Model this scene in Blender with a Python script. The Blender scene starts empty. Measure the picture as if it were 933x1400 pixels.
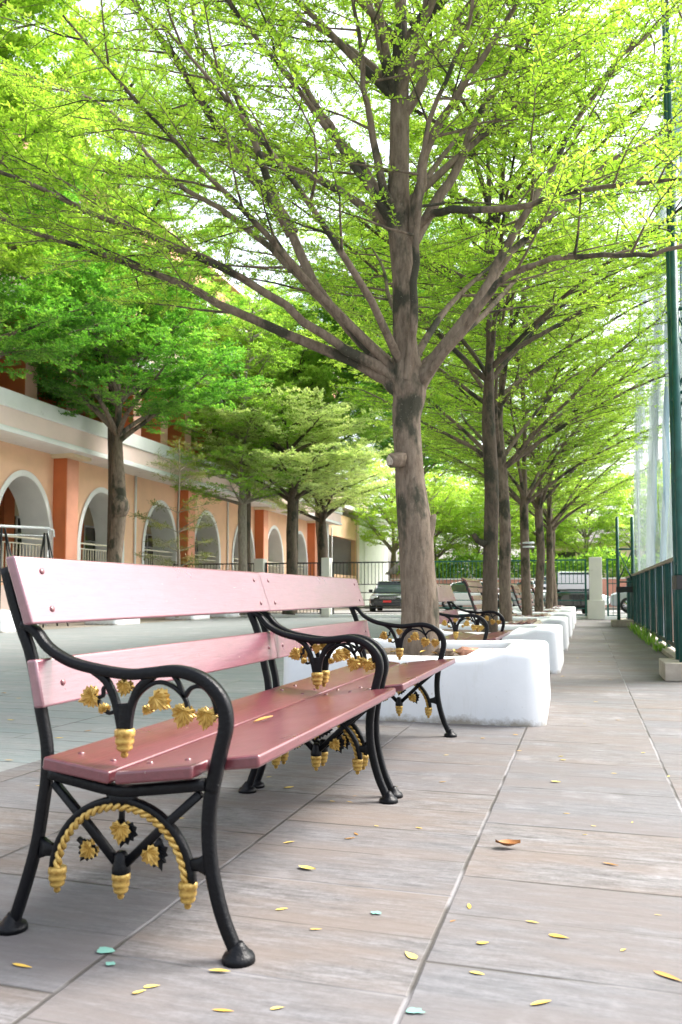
import bpy, math, random
import numpy as np
from mathutils import Vector, Matrix
random.seed(7)
rng = np.random.default_rng(11)
PI = math.pi
S = bpy.context.scene
COL = S.collection

# ------------------------------------------------------------------ camera
FPX, PX0, PY0, H = 1120.0, 466.5, 745.0, 0.82          # focal length in photo pixels, principal point, eye height
pit = math.atan(67 / FPX); yaw = math.atan(334 / FPX * math.cos(pit))
Fv = Vector((-math.sin(yaw) * math.cos(pit), math.cos(yaw) * math.cos(pit), math.sin(pit)))
Rv = Vector((math.cos(yaw), math.sin(yaw), 0))
Uv = Rv.cross(Fv)
cd = bpy.data.cameras.new('camera'); cam = bpy.data.objects.new('camera', cd); COL.objects.link(cam)
cam.matrix_world = Matrix(((Rv.x, Uv.x, -Fv.x, 0), (Rv.y, Uv.y, -Fv.y, 0), (Rv.z, Uv.z, -Fv.z, H), (0, 0, 0, 1)))
cd.sensor_fit = 'HORIZONTAL'; cd.sensor_width = 24; cd.lens = 24 * FPX / 933
cd.shift_y = 45 / 933; cd.clip_start = .05; cd.clip_end = 2000
cd.dof.use_dof = True; cd.dof.focus_distance = 4.0; cd.dof.aperture_fstop = 5.6
S.camera = cam

# ------------------------------------------------------------------ world, sun, exposure
SUN_EL, SUN_AZ = math.radians(52), math.radians(54)     # azimuth clockwise from +Y
w = bpy.data.worlds.new('World'); S.world = w; w.use_nodes = True
nt = w.node_tree; nt.nodes.clear()
sky = nt.nodes.new('ShaderNodeTexSky'); sky.sky_type = 'NISHITA'; sky.sun_disc = False
sky.sun_elevation = SUN_EL; sky.sun_rotation = SUN_AZ; sky.dust_density = 5; sky.air_density = 1.2
hs = nt.nodes.new('ShaderNodeHueSaturation'); hs.inputs['Saturation'].default_value = .42; hs.inputs['Value'].default_value = 1.45
bg = nt.nodes.new('ShaderNodeBackground'); bg.inputs[1].default_value = .15
wo = nt.nodes.new('ShaderNodeOutputWorld')
nt.links.new(sky.outputs[0], hs.inputs['Color']); nt.links.new(hs.outputs[0], bg.inputs[0]); nt.links.new(bg.outputs[0], wo.inputs[0])
sl = bpy.data.lights.new('sun', 'SUN'); sl.energy = 2.6; sl.angle = math.radians(24); sl.color = (1, .965, .91)
so = bpy.data.objects.new('sun', sl); COL.objects.link(so)
sd = Vector((math.sin(SUN_AZ) * math.cos(SUN_EL), math.cos(SUN_AZ) * math.cos(SUN_EL), math.sin(SUN_EL)))
so.rotation_euler = sd.to_track_quat('Z', 'Y').to_euler()
S.view_settings.view_transform = 'Standard'; S.view_settings.look = 'None'; S.view_settings.gamma = 1
S.view_settings.exposure = 1.36
S.cycles.max_bounces = 8; S.cycles.diffuse_bounces = 4; S.cycles.glossy_bounces = 3; S.cycles.transparent_max_bounces = 24
S.cycles.transmission_bounces = 4; S.cycles.sample_clamp_indirect = 6
S.cycles.use_denoising = True

# ------------------------------------------------------------------ pixel helpers (photo pixel -> place in the world)
def ray(x, y): return Fv + Rv * ((x - PX0) / FPX) - Uv * ((y - PY0) / FPX)
def onY(x, y, Y): r = ray(x, y); return Vector((0, 0, H)) + r * (Y / r.y)

# ------------------------------------------------------------------ object helpers
def link(o, parent=None):
    COL.objects.link(o)
    if parent is not None: o.parent = parent
    return o
def tag(o, label=None, cat=None, group=None, kind=None):
    if label: o['label'] = label
    if cat: o['category'] = cat
    if group: o['group'] = group
    if kind: o['kind'] = kind
    return o
def empty(name, loc, rz=0, label=None, cat=None, group=None):
    o = bpy.data.objects.new(name, None); o.empty_display_size = .2
    o.location = loc; o.rotation_euler = (0, 0, rz); link(o); return tag(o, label, cat, group)
def copy_tree(o, parent=None):
    c = o.copy(); COL.objects.link(c); c.parent = parent
    for ch in list(o.children): copy_tree(ch, c)
    return c
class MB:
    def __init__(s): s.v = []; s.f = []; s.sm = []
    def add(s, vs, fs, smooth=False):
        b = len(s.v); s.v += [tuple(v) for v in vs]; s.f += [tuple(i + b for i in f) for f in fs]; s.sm += [smooth] * len(fs); return s
    def box(s, x0, x1, y0, y1, z0, z1):
        vs = [(x, y, z) for x in (x0, x1) for y in (y0, y1) for z in (z0, z1)]
        return s.add(vs, [(0, 1, 3, 2), (4, 6, 7, 5), (0, 4, 5, 1), (2, 3, 7, 6), (0, 2, 6, 4), (1, 5, 7, 3)])
    def tube(s, pts, rad, n=8, cap=True, smooth=True, phase=0, mod=None):
        pts = [Vector(p) for p in pts]
        if not hasattr(rad, '__len__'): rad = [rad] * len(pts)
        vs = []; prev = None
        for i, p in enumerate(pts):
            t = (pts[min(i + 1, len(pts) - 1)] - pts[max(i - 1, 0)]); t.normalize()
            if prev is None:
                a = Vector((0, 0, 1)) if abs(t.z) < .9 else Vector((0, 1, 0)); u = a.cross(t).normalized()
            else: u = (prev - t * prev.dot(t)).normalized()
            prev = u; v = t.cross(u)
            for k in range(n):
                th = 2 * PI * k / n + phase; r = rad[i] * (mod(i, th) if mod else 1)
                vs.append(p + (u * math.cos(th) + v * math.sin(th)) * r)
        fs = [(i * n + k, i * n + (k + 1) % n, (i + 1) * n + (k + 1) % n, (i + 1) * n + k) for i in range(len(pts) - 1) for k in range(n)]
        if cap: fs += [tuple(range(n - 1, -1, -1)), tuple((len(pts) - 1) * n + k for k in range(n))]
        return s.add(vs, fs, smooth)
    def lathe(s, prof, c=(0, 0, 0), n=14, smooth=True):      # prof: (radius, z)
        vs = [(c[0] + r * math.cos(2 * PI * k / n), c[1] + r * math.sin(2 * PI * k / n), c[2] + z) for r, z in prof for k in range(n)]
        fs = [(i * n + k, i * n + (k + 1) % n, (i + 1) * n + (k + 1) % n, (i + 1) * n + k) for i in range(len(prof) - 1) for k in range(n)]
        fs += [tuple(range(n - 1, -1, -1)), tuple((len(prof) - 1) * n + k for k in range(n))]
        return s.add(vs, fs, smooth)
    def bar(s, pts, w, t, y, cham=.3):       # flat bar swept along a path in the xz plane: w in the plane, t along y
        pts = [Vector((p[0], 0, p[1])) for p in pts]
        if not hasattr(w, '__len__'): w = [w] * len(pts)
        vs = []
        for i, p in enumerate(pts):
            d = (pts[min(i + 1, len(pts) - 1)] - pts[max(i - 1, 0)]); d.normalize()
            nrm = Vector((-d.z, 0, d.x)); a = w[i] / 2; b = t / 2; ca = a * (1 - cham); cb = b * (1 - cham)
            for (q, yy) in ((a, cb), (ca, b), (-ca, b), (-a, cb), (-a, -cb), (-ca, -b), (ca, -b), (a, -cb)):
                vs.append((p.x + nrm.x * q, y + yy, p.z + nrm.z * q))
        n = 8; m = len(pts)
        fs = [(i * n + k, i * n + (k + 1) % n, (i + 1) * n + (k + 1) % n, (i + 1) * n + k) for i in range(m - 1) for k in range(n)]
        fs += [tuple(range(n - 1, -1, -1)), tuple((m - 1) * n + k for k in range(n))]
        return s.add(vs, fs, True)
    def build(s, name, mat, parent=None, bevel=0, segs=2):
        me = bpy.data.meshes.new(name); me.from_pydata(s.v, [], s.f); me.update()
        me.polygons.foreach_set('use_smooth', s.sm)
        if mat: me.materials.append(mat)
        o = bpy.data.objects.new(name, me); link(o, parent)
        if bevel:
            m = o.modifiers.new('bevel', 'BEVEL'); m.width = bevel; m.segments = segs; m.limit_method = 'ANGLE'; m.angle_limit = math.radians(40)
            m.harden_normals = False
            me.polygons.foreach_set('use_smooth', [True] * len(me.polygons))
            me.set_sharp_from_angle(angle=math.radians(50))
        return o
def smooth_path(pts, k=4):
    pts = [Vector(p) for p in pts]; out = []
    for i in range(len(pts) - 1):
        p0 = pts[max(i - 1, 0)]; p1 = pts[i]; p2 = pts[i + 1]; p3 = pts[min(i + 2, len(pts) - 1)]
        for j in range(k):
            t = j / k
            out.append(.5 * ((2 * p1) + (p2 - p0) * t + (2 * p0 - 5 * p1 + 4 * p2 - p3) * t * t + (3 * p1 - p0 - 3 * p2 + p3) * t ** 3))
    out.append(pts[-1]); return out

# ------------------------------------------------------------------ materials
class NB:
    def __init__(s, name):
        s.m = bpy.data.materials.new(name); s.m.use_nodes = True; s.t = s.m.node_tree; s.t.nodes.clear()
        s.out = s.n('ShaderNodeOutputMaterial'); s.p = s.n('ShaderNodeBsdfPrincipled'); s.l(s.p.outputs[0], s.out.inputs[0])
    def n(s, ty, **kw):
        nd = s.t.nodes.new(ty)
        for k, v in kw.items(): setattr(nd, k, v)
        return nd
    def l(s, a, b): s.t.links.new(a, b)
    def coord(s, sc=(1, 1, 1), out='Object'):
        c = s.n('ShaderNodeTexCoord'); m = s.n('ShaderNodeMapping'); m.inputs['Scale'].default_value = sc; s.l(c.outputs[out], m.inputs[0]); return m.outputs[0]
    def noise(s, sc, det=4, v=None, rough=.55):
        n = s.n('ShaderNodeTexNoise'); n.inputs['Scale'].default_value = sc; n.inputs['Detail'].default_value = det; n.inputs['Roughness'].default_value = rough
        if v is not None: s.l(v, n.inputs['Vector'])
        return n.outputs[0]
    def math(s, op, a, b=None, c=None):
        m = s.n('ShaderNodeMath', operation=op)
        for i, q in enumerate((a, b, c)):
            if q is None: continue
            if isinstance(q, (int, float)): m.inputs[i].default_value = q
            else: s.l(q, m.inputs[i])
        return m.outputs[0]
    def ramp(s, f, stops):
        r = s.n('ShaderNodeValToRGB'); s.l(f, r.inputs[0]); e = r.color_ramp.elements
        while len(e) < len(stops): e.new(.5)
        for i, (p, c) in enumerate(stops):
            e[i].position = p; e[i].color = (c, c, c, 1) if isinstance(c, (int, float)) else (*c, 1)
        return r.outputs[0]
    def mix(s, f, a, b, mode='MIX'):
        m = s.n('ShaderNodeMix', data_type='RGBA', blend_type=mode)
        for i, q in ((0, f), (6, a), (7, b)):
            if isinstance(q, (int, float)): m.inputs[i].default_value = q
            elif isinstance(q, tuple): m.inputs[i].default_value = (*q, 1)
            else: s.l(q, m.inputs[i])
        return m.outputs[2]
    def bump(s, h, strength=.3, dist=.01):
        b = s.n('ShaderNodeBump'); b.inputs['Strength'].default_value = strength; b.inputs['Distance'].default_value = dist
        s.l(h, b.inputs['Height']); s.l(b.outputs[0], s.p.inputs['Normal'])
    def set(s, **kw):
        for k, v in kw.items():
            i = s.p.inputs[k.replace('_', ' ')]
            if isinstance(v, (int, float)): i.default_value = v
            elif isinstance(v, tuple): i.default_value = (*v, 1)
            else: s.l(v, i)
        return s
def simple(name, c, rough=.6, metal=0, var=.12, nsc=6, bump=.12, bsc=60, coat=0, spec=.5, stain=None):
    b = NB(name); v = b.coord(); n = b.noise(nsc, 5, v)
    lo = tuple(x * (1 - var) for x in c); hi = tuple(min(1, x * (1 + var)) for x in c)
    col = b.ramp(n, [(.3, lo), (.7, hi)])
    if stain:
        n2 = b.noise(stain[1], 6, v, .7); col = b.mix(b.ramp(n2, [(stain[2], 0.0), (stain[2] + .12, 1.0)]), col, stain[0])
    b.set(Base_Color=col, Roughness=rough, Metallic=metal, Specular_IOR_Level=spec, Coat_Weight=coat)
    if bump: b.bump(b.noise(bsc, 3, v), bump, .004)
    return b.m
M = {}
M['iron'] = simple('black_cast_iron', (.003, .0035, .005), .38, .0, .3, 20, .5, 110, spec=.2)
M['iron_old'] = simple('weathered_iron', (.02, .02, .022), .5, 0, .3, 20, .35, 140)
def gold():
    b = NB('gold_paint'); v = b.coord(); n = b.noise(70, 4, v)
    b.set(Base_Color=b.ramp(n, [(.33, (.30, .17, .035)), (.5, (.50, .33, .085)), (.75, (.62, .43, .14))]), Roughness=.38, Metallic=.45)
    b.bump(b.noise(160, 3, v), .4, .003); return b.m
M['gold'] = gold()
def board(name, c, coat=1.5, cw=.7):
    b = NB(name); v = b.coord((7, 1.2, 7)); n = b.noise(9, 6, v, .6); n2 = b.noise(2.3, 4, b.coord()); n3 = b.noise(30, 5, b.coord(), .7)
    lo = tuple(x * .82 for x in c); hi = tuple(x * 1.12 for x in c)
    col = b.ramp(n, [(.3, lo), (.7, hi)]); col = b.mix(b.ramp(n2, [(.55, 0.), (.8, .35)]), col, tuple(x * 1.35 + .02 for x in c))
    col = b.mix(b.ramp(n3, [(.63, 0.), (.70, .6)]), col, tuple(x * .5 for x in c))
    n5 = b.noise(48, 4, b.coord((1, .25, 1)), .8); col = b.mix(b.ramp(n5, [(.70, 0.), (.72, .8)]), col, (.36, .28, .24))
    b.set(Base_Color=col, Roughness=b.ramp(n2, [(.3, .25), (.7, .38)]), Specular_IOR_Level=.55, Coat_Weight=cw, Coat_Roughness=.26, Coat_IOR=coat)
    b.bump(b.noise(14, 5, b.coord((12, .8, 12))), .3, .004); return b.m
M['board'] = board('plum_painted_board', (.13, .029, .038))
M['board_back'] = board('plum_back_board_sheen', (.175, .058, .080), 1.8, 1.0)  # seat plum lightened toward lilac: reflected sky sheen put into the base colour
M['slat'] = board('brown_painted_slat', (.17, .055, .05))
M['slat_pale'] = simple('weathered_slat', (.42, .36, .34), .5, 0, .2, 12, .2)
M['planter'] = simple('white_planter_paint', (.66, .69, .71), .55, 0, .03, 3, .5, 22, stain=((.60, .61, .58), 5, .66))
def plantermat():
    b = NB('white_planter_paint'); v = b.coord(); n = b.noise(3, 5, v); sp = b.n('ShaderNodeSeparateXYZ'); b.l(v, sp.inputs[0])
    col = b.ramp(n, [(.3, (.66, .69, .715)), (.7, (.73, .755, .78))])
    st = b.noise(4, 6, b.coord((3, 3, .5)), .7); col = b.mix(b.ramp(st, [(.56, 0.), (.75, .4)]), col, (.50, .51, .47))
    e = b.math('SUBTRACT', b.math('ADD', sp.outputs[2], b.math('MULTIPLY', b.math('SUBTRACT', .5, b.noise(9, 6, v, .75)), .16)), .0)
    col = b.mix(b.ramp(e, [(.0, .9), (.05, .0)]), col, (.26, .23, .18))
    ch = b.noise(22, 5, v, .75); col = b.mix(b.ramp(ch, [(.68, 0.), (.70, .7)]), col, (.42, .41, .37))
    b.set(Base_Color=col, Roughness=.6, Specular_IOR_Level=.3); b.bump(b.math('ADD', b.noise(16, 5, v), b.math('MULTIPLY', ch, .4)), .18, .006); return b.m
M['planter'] = plantermat()
M['soil'] = simple('dry_soil', (.12, .085, .06), .95, 0, .4, 25, .9, 40)
M['stone'] = simple('reddish_stone', (.40, .20, .13), .85, 0, .35, 18, .8, 50)
M['concrete'] = simple('concrete', (.36, .32, .27), .9, 0, .2, 7, .5, 70, stain=((.2, .18, .15), 4, .6))
M['white_wall'] = simple('white_render', (.80, .81, .80), .75, 0, .05, 2, .2, 60, stain=((.52, .53, .5), 3, .64))
M['pillar_white'] = simple('cream_pillar_paint', (.62, .61, .55), .75, 0, .06, 2, .2, 60, stain=((.42, .41, .37), 3, .62))
M['peach'] = simple('peach_render', (.90, .57, .38), .8, 0, .06, 1.5, .2, 50)
M['pink'] = simple('pale_pink_render', (.84, .66, .60), .8, 0, .05, 1.5, .2, 50)
M['orange'] = simple('orange_render', (.60, .17, .06), .75, 0, .08, 2, .2, 50)
M['orange_light'] = simple('salmon_render', (.72, .33, .22), .75, 0, .08, 2, .2, 50)
M['column_pink'] = simple('dusty_pink_render', (.74, .42, .34), .8, 0, .05, 1.5, .2, 50)
M['cream'] = simple('cream_render', (.80, .70, .50), .85, 0, .06, 2, .2, 50)
M['grey_wall'] = simple('grey_mauve_wall', (.20, .18, .20), .7, 0, .1, 2, .1, 50)
M['floor_in'] = simple('corridor_floor', (.3, .28, .26), .6)
M['dark'] = simple('dark_interior', (.03, .03, .035), .6)
M['rail_cream'] = simple('cream_rail_paint', (.66, .62, .5), .45, .1, .05)
M['white_steel'] = simple('white_steel', (.7, .74, .76), .4, .2, .05)
M['green_steel'] = simple('dark_green_steel', (.012, .085, .075), .38, .1, .25, 8, .2, 60, stain=((.05, .05, .04), 9, .68))
M['green_rail'] = simple('green_rail_paint', (.02, .14, .12), .4, .1, .15)
M['black_rail'] = simple('black_rail_paint', (.015, .018, .02), .4, .1, .2)
M['terracotta'] = simple('terracotta_wall', (.52, .24, .18), .85, 0, .15, 3, .3)
M['asphalt'] = simple('asphalt', (.24, .24, .235), .9, 0, .15, 3, .5, 120)
M['tile_roof'] = simple('dark_tile_roof', (.12, .10, .11), .7, 0, .25, 9, .4)
M['rubber'] = simple('rubber', (.02, .02, .02), .8)
M['chrome'] = simple('chrome', (.6, .6, .62), .2, 1, .05, 5, 0)
M['red_plate'] = simple('red_plate', (.65, .03, .03), .4, 0, .05)
M['white_plate'] = simple('white_plate', (.75, .75, .72), .4, 0, .05)
M['lamp'] = simple('headlamp_lens', (.7, .72, .72), .1, .3, .05, 5, 0, coat=1)
M['carglass'] = simple('car_glass', (.03, .04, .045), .06, 0, .05, 5, 0, spec=1)
for nme, c in (('car_black', (.015, .016, .018)), ('car_white', (.75, .76, .77)), ('car_silver', (.42, .45, .47)), ('car_green', (.05, .12, .11))):
    M[nme] = simple(nme, c, .22, .1, .04, 3, 0, coat=.8)
def glassy():
    b = NB('window_glass'); b.set(Base_Color=(.05, .055, .05), Roughness=.05, Specular_IOR_Level=1.0); return b.m
M['glass'] = glassy()
def bark(name, lo, hi, stain=(.028, .032, .022), th=.515):
    b = NB(name); v = b.coord((5, 5, 1.2)); n = b.noise(5, 8, v, .7); n2 = b.noise(2.0, 5, b.coord((1.5, 1.5, .8)), .6)
    col = b.ramp(n, [(.3, lo), (.68, hi)]); col = b.mix(b.ramp(n2, [(th, 0.), (th + .07, .85)]), col, stain)
    n4 = b.noise(60, 4, b.coord(), .7); col = b.mix(b.ramp(n4, [(.62, 0.), (.7, .35)]), col, (.34, .32, .27))
    b.set(Base_Color=col, Roughness=.9, Specular_IOR_Level=.2)
    h = b.math('ADD', b.noise(28, 6, b.coord((1, 1, .35)), .75), b.math('MULTIPLY', b.noise(6, 4, b.coord((.6, .6, 3))), .5)); b.bump(h, .55, .014); return b.m
M['bark'] = bark('grey_brown_bark', (.085, .062, .044), (.22, .175, .135))
M['bark_dark'] = bark('dark_bark', (.05, .038, .028), (.12, .095, .07))
M['bark_pale'] = bark('pale_bark', (.14, .12, .095), (.32, .28, .23), th=.62)
M['cutwood'] = simple('weathered_cut_wood', (.38, .33, .27), .9, 0, .3, 30, .6, 60)
def leafmat(name, a, bcol, c, trans=.45):
    b = NB(name); at = b.n('ShaderNodeAttribute'); at.attribute_name = 'tone'
    col = b.ramp(at.outputs['Fac'], [(0, a), (.5, bcol), (1, c)])
    b.set(Base_Color=col, Roughness=.5, Specular_IOR_Level=.35)
    tr = b.n('ShaderNodeBsdfTranslucent'); mc = b.mix(1.0, col, (1.55, 1.65, .75), 'MULTIPLY'); b.l(mc, tr.inputs[0])
    mx = b.n('ShaderNodeMixShader'); mx.inputs[0].default_value = trans
    b.l(b.p.outputs[0], mx.inputs[1]); b.l(tr.outputs[0], mx.inputs[2]); b.l(mx.outputs[0], b.out.inputs[0]); return b.m
M['leaf_lime'] = leafmat('lime_leaf', (.11, .22, .025), (.24, .37, .052), (.40, .51, .12), .56)
M['leaf_mid'] = leafmat('mid_green_leaf', (.12, .24, .035), (.24, .40, .07), (.40, .52, .14), .54)
M['leaf_deep'] = leafmat('deep_green_leaf', (.05, .16, .025), (.11, .28, .045), (.24, .40, .08), .52)
M['leaf_pale'] = leafmat('pale_variegated_leaf', (.30, .40, .17), (.48, .56, .30), (.68, .70, .46), .5)
M['leaf_olive'] = leafmat('olive_leaf', (.09, .11, .035), (.15, .17, .05), (.24, .24, .08), .4)
M['leaf_far'] = leafmat('far_bright_leaf', (.20, .33, .05), (.36, .50, .10), (.52, .62, .18), .5)
def paving(name, cols, tile=True, sx=.7, sy=.58, groove=(.055, .05, .045)):
    b = NB(name); c = b.n('ShaderNodeTexCoord'); sp = b.n('ShaderNodeSeparateXYZ'); b.l(c.outputs['Object'], sp.inputs[0])
    xx = b.math('DIVIDE', b.math('ADD', sp.outputs[0], .36 + 70 * .7 * 1.0), sx); ix = b.math('FLOOR', xx); fx = b.math('FRACT', xx)
    wn = b.n('ShaderNodeTexWhiteNoise', noise_dimensions='1D'); b.l(ix, wn.inputs['W'])
    yy = b.math('ADD', b.math('DIVIDE', b.math('ADD', sp.outputs[1], .001), sy), wn.outputs[0]); iy = b.math('FLOOR', yy); fy = b.math('FRACT', yy)
    wob = b.math('MULTIPLY', b.math('SUBTRACT', b.noise(6, 3, c.outputs['Object']), .5), .012)
    ex = b.math('MULTIPLY', b.math('MINIMUM', b.math('ADD', fx, wob), b.math('SUBTRACT', 1.0, b.math('ADD', fx, wob))), sx)
    ey = b.math('MULTIPLY', b.math('MINIMUM', b.math('ADD', fy, wob), b.math('SUBTRACT', 1.0, b.math('ADD', fy, wob))), sy)
    gx = b.ramp(ex, [(.003, 1.), (.006, 0.)]); gy = b.ramp(ey, [(.0022, 1.), (.0055, 0.)])
    cid = b.n('ShaderNodeCombineXYZ'); b.l(ix, cid.inputs[0]); b.l(iy, cid.inputs[1])
    w2 = b.n('ShaderNodeTexWhiteNoise', noise_dimensions='2D'); b.l(cid.outputs[0], w2.inputs['Vector'])
    off = b.n('ShaderNodeVectorMath', operation='MULTIPLY_ADD'); b.l(w2.outputs['Color'], off.inputs[0]); off.inputs[1].default_value = (9, 9, 0); b.l(c.outputs['Object'], off.inputs[2])
    mp = b.n('ShaderNodeMapping'); mp.inputs['Scale'].default_value = (2.2, 11, 1); b.l(off.outputs[0], mp.inputs[0])
    grain = b.noise(3.4, 8, mp.outputs[0], .68)
    mp2 = b.n('ShaderNodeMapping'); mp2.inputs['Scale'].default_value = (.9, 4, 1); b.l(off.outputs[0], mp2.inputs[0]); big = b.noise(1.5, 5, mp2.outputs[0], .6)
    fine = b.noise(3.0, 6, b.coord((4, 30, 1)), .75); grit = b.noise(55, 5, c.outputs['Object'], .8)
    gm = b.math('ADD', b.math('ADD', b.math('MULTIPLY', grain, .45), b.math('MULTIPLY', fine, .3)), b.math('MULTIPLY', grit, .25))
    col = b.ramp(gm, [(.38, cols[0]), (.5, cols[1]), (.62, cols[2])])
    col = b.mix(b.ramp(big, [(.4, 0.), (.62, .75)]), col, cols[3])
    col = b.mix(b.ramp(w2.outputs['Value'], [(0., 0.), (1., .5)]), col, cols[4])
    plank = b.math('FRACT', b.math('ADD', b.math('MULTIPLY', yy, 2.0), b.math('MULTIPLY', wob, 3.0))); pe = b.math('MINIMUM', plank, b.math('SUBTRACT', 1.0, plank)); gp = b.ramp(pe, [(.004, .85), (.014, 0.)])
    brk = b.ramp(b.noise(2.5, 4, c.outputs['Object']), [(.36, .1), (.55, 1.)])
    col = b.mix(b.math('MULTIPLY', gp, brk), col, tuple(x * 1.3 for x in groove))
    wn3 = b.noise(1.1, 6, c.outputs['Object'], .7); col = b.mix(b.ramp(wn3, [(.56, 0.), (.72, .5)]), col, tuple(min(1, x * 1.45) for x in cols[2]))
    sandf = b.ramp(b.noise(1.7, 3, c.outputs['Object']), [(.48, 0.), (.56, 1.)])
    gcol = b.mix(sandf, groove, tuple(x * .85 for x in cols[2]))
    g = b.math('MAXIMUM', gx, gy)
    col = b.mix(g, col, gcol)
    b.set(Base_Color=col, Roughness=b.ramp(big, [(.3, .6), (.7, .85)]), Specular_IOR_Level=.22)
    h = b.math('SUBTRACT', b.math('MULTIPLY', gm, 1.1), b.math('ADD', g, b.math('MULTIPLY', b.math('MULTIPLY', gp, brk), .6))); b.bump(h, .6, .006)
    return b.m
M['path'] = paving('warm_wood_grain_paving', [(0.0602, 0.0557, 0.0551), (0.1325, 0.1249, 0.1239), (0.2249, 0.2188, 0.2269), (0.1486, 0.1193, 0.1013), (0.1085, 0.1138, 0.128)])
M['court'] = paving('green_grey_paving', [(0.142, 0.1524, 0.1533), (0.1944, 0.2078, 0.2068), (0.2468, 0.2563, 0.2567), (0.1645, 0.2008, 0.2033), (0.2169, 0.2147, 0.2139)], sx=1.4, sy=.29)
M['beige'] = paving('beige_paving', [(0.187, 0.1615, 0.1318), (0.2295, 0.204, 0.17), (0.272, 0.2465, 0.2125), (0.238, 0.204, 0.1615), (0.204, 0.1955, 0.17)], sx=1.4, sy=.6)
def meshmat(name, c, alpha, sc=120, c2=None, wk=.6):
    b = NB(name); v = b.coord(); n = b.noise(1.6, 4, v)
    col = b.ramp(n, [(.4, c), (.6, c2 or c)])
    d = b.n('ShaderNodeBsdfDiffuse'); b.l(col, d.inputs[0]); tr = b.n('ShaderNodeBsdfTransparent'); tl = b.n('ShaderNodeBsdfTranslucent'); b.l(col, tl.inputs[0])
    m1 = b.n('ShaderNodeMixShader'); m1.inputs[0].default_value = .45; b.l(d.outputs[0], m1.inputs[1]); b.l(tl.outputs[0], m1.inputs[2])
    sp = b.n('ShaderNodeSeparateXYZ'); b.l(v, sp.inputs[0])
    def line(a, b_): return b.math('GREATER_THAN', b.math('SINE', b.math('MULTIPLY', b.math('ADD', a, b_), sc)), .55)
    neg = b.math('MULTIPLY', sp.outputs[2], -1.0)
    wires = b.math('MAXIMUM', line(sp.outputs[1], sp.outputs[2]), line(sp.outputs[1], neg))
    al = b.math('MULTIPLY', b.math('ADD', b.math('MULTIPLY', wires, wk), 1 - wk), b.math('ADD', b.math('MULTIPLY', n, .5), alpha))
    mx = b.n('ShaderNodeMixShader'); b.l(al, mx.inputs[0]); b.l(tr.outputs[0], mx.inputs[1]); b.l(m1.outputs[0], mx.inputs[2]); b.l(mx.outputs[0], b.out.inputs[0]); return b.m
M['net'] = meshmat('pale_green_net', (.30, .36, .37), .02, 60, wk=0)
M['net_fold'] = meshmat('blue_grey_net_fold', (.13, .22, .28), .7, 60, wk=0)
M['chainlink'] = meshmat('chain_link', (.10, .14, .18), 1.0, 90, (.12, .08, .06), wk=.3)
M['hedge_net'] = meshmat('green_shade_net', (.05, .26, .2), .7, 40)

# ------------------------------------------------------------------ ground and setting
def sheet(name, x0, x1, y0, y1, z, mat, thick=0):
    mb = MB()
    if thick: mb.box(x0, x1, y0, y1, z - thick, z)
    else: mb.add([(x0, y0, z), (x1, y0, z), (x1, y1, z), (x0, y1, z)], [(0, 1, 2, 3)])
    return tag(mb.build(name, mat), kind='structure')
M['earth'] = simple('distant_ground', (.20, .21, .15), .95, 0, .2, .3, .3, 5)
sheet('ground', -700, 700, -60, 1300, -.03, M['earth'])
sheet('path', -2.6, 1.02, -8, 27.75, 0, M['path'], .2)
sheet('court_paving', -11.95, -2.604, -8, 27.75, -.004, M['court'], .2)
sheet('side_paving', -16, -11.954, -8, 46, -.002, M['beige'], .2)
sheet('kerb', 1.024, 1.30, -8, 27.75, .05, M['concrete'], .2)
sheet('sports_court', 1.304, 40, -8, 27.75, -.012, M['asphalt'])
sheet('road', -60, 60, 28.4, 44.6, -.016, M['asphalt'])
sheet('fence_kerb', -16, 40, 27.76, 28.1, .10, M['white_wall'], .3)
sheet('pavement', -11.9, 60, 44.6, 46.5, .12, M['beige'], .3)

# ------------------------------------------------------------------ park bench
def path_pts(p, k=4): return [(q.x, q.y) for q in smooth_path([Vector((a, b, 0)) for a, b in p], k)]
ARM = [(-.290, .745), (-.252, .728), (-.214, .688), (-.151, .655), (-.072, .638), (.01, .629), (.07, .634), (.135, .640), (.193, .627), (.233, .600), (.257, .565), (.263, .52), (.252, .47), (.240, .42), (.229, .37)]
FLEG = [(.2335, .39), (.2265, .35), (.222, .298), (.225, .229), (.238, .16), (.258, .093), (.281, .041), (.295, .014)]
REAR = [(-.345, .885), (-.318, .80), (-.292, .733), (-.263, .664), (-.234, .54), (-.214, .452), (-.212, .376), (-.222, .30), (-.234, .225), (-.254, .149), (-.279, .072), (-.300, .014)]
def foot(mb, x, y):
    mb.lathe([(.010, .042), (.015, .034), (.021, .028), (.024, .021), (.033, .017), (.037, .010), (.038, 0)], (x, y, 0), 20)
def acorn(parent, x, y, z, s=1.0):
    m = MB(); m.lathe([(.005, .006), (.021, .004), (.024, 0), (.024, -.012), (.0205, -.015), (.0225, -.022), (.0215, -.030), (.0175, -.033), (.0195, -.038), (.0175, -.044), (.011, -.048), (.0075, -.050), (.0095, -.055), (.007, -.061), (.001, -.064)], (0, 0, 0), 16)
    o = m.build('acorn_finial', M['gold'], parent); o.location = (x, y, z); o.scale = (s, s, s); return o
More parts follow.
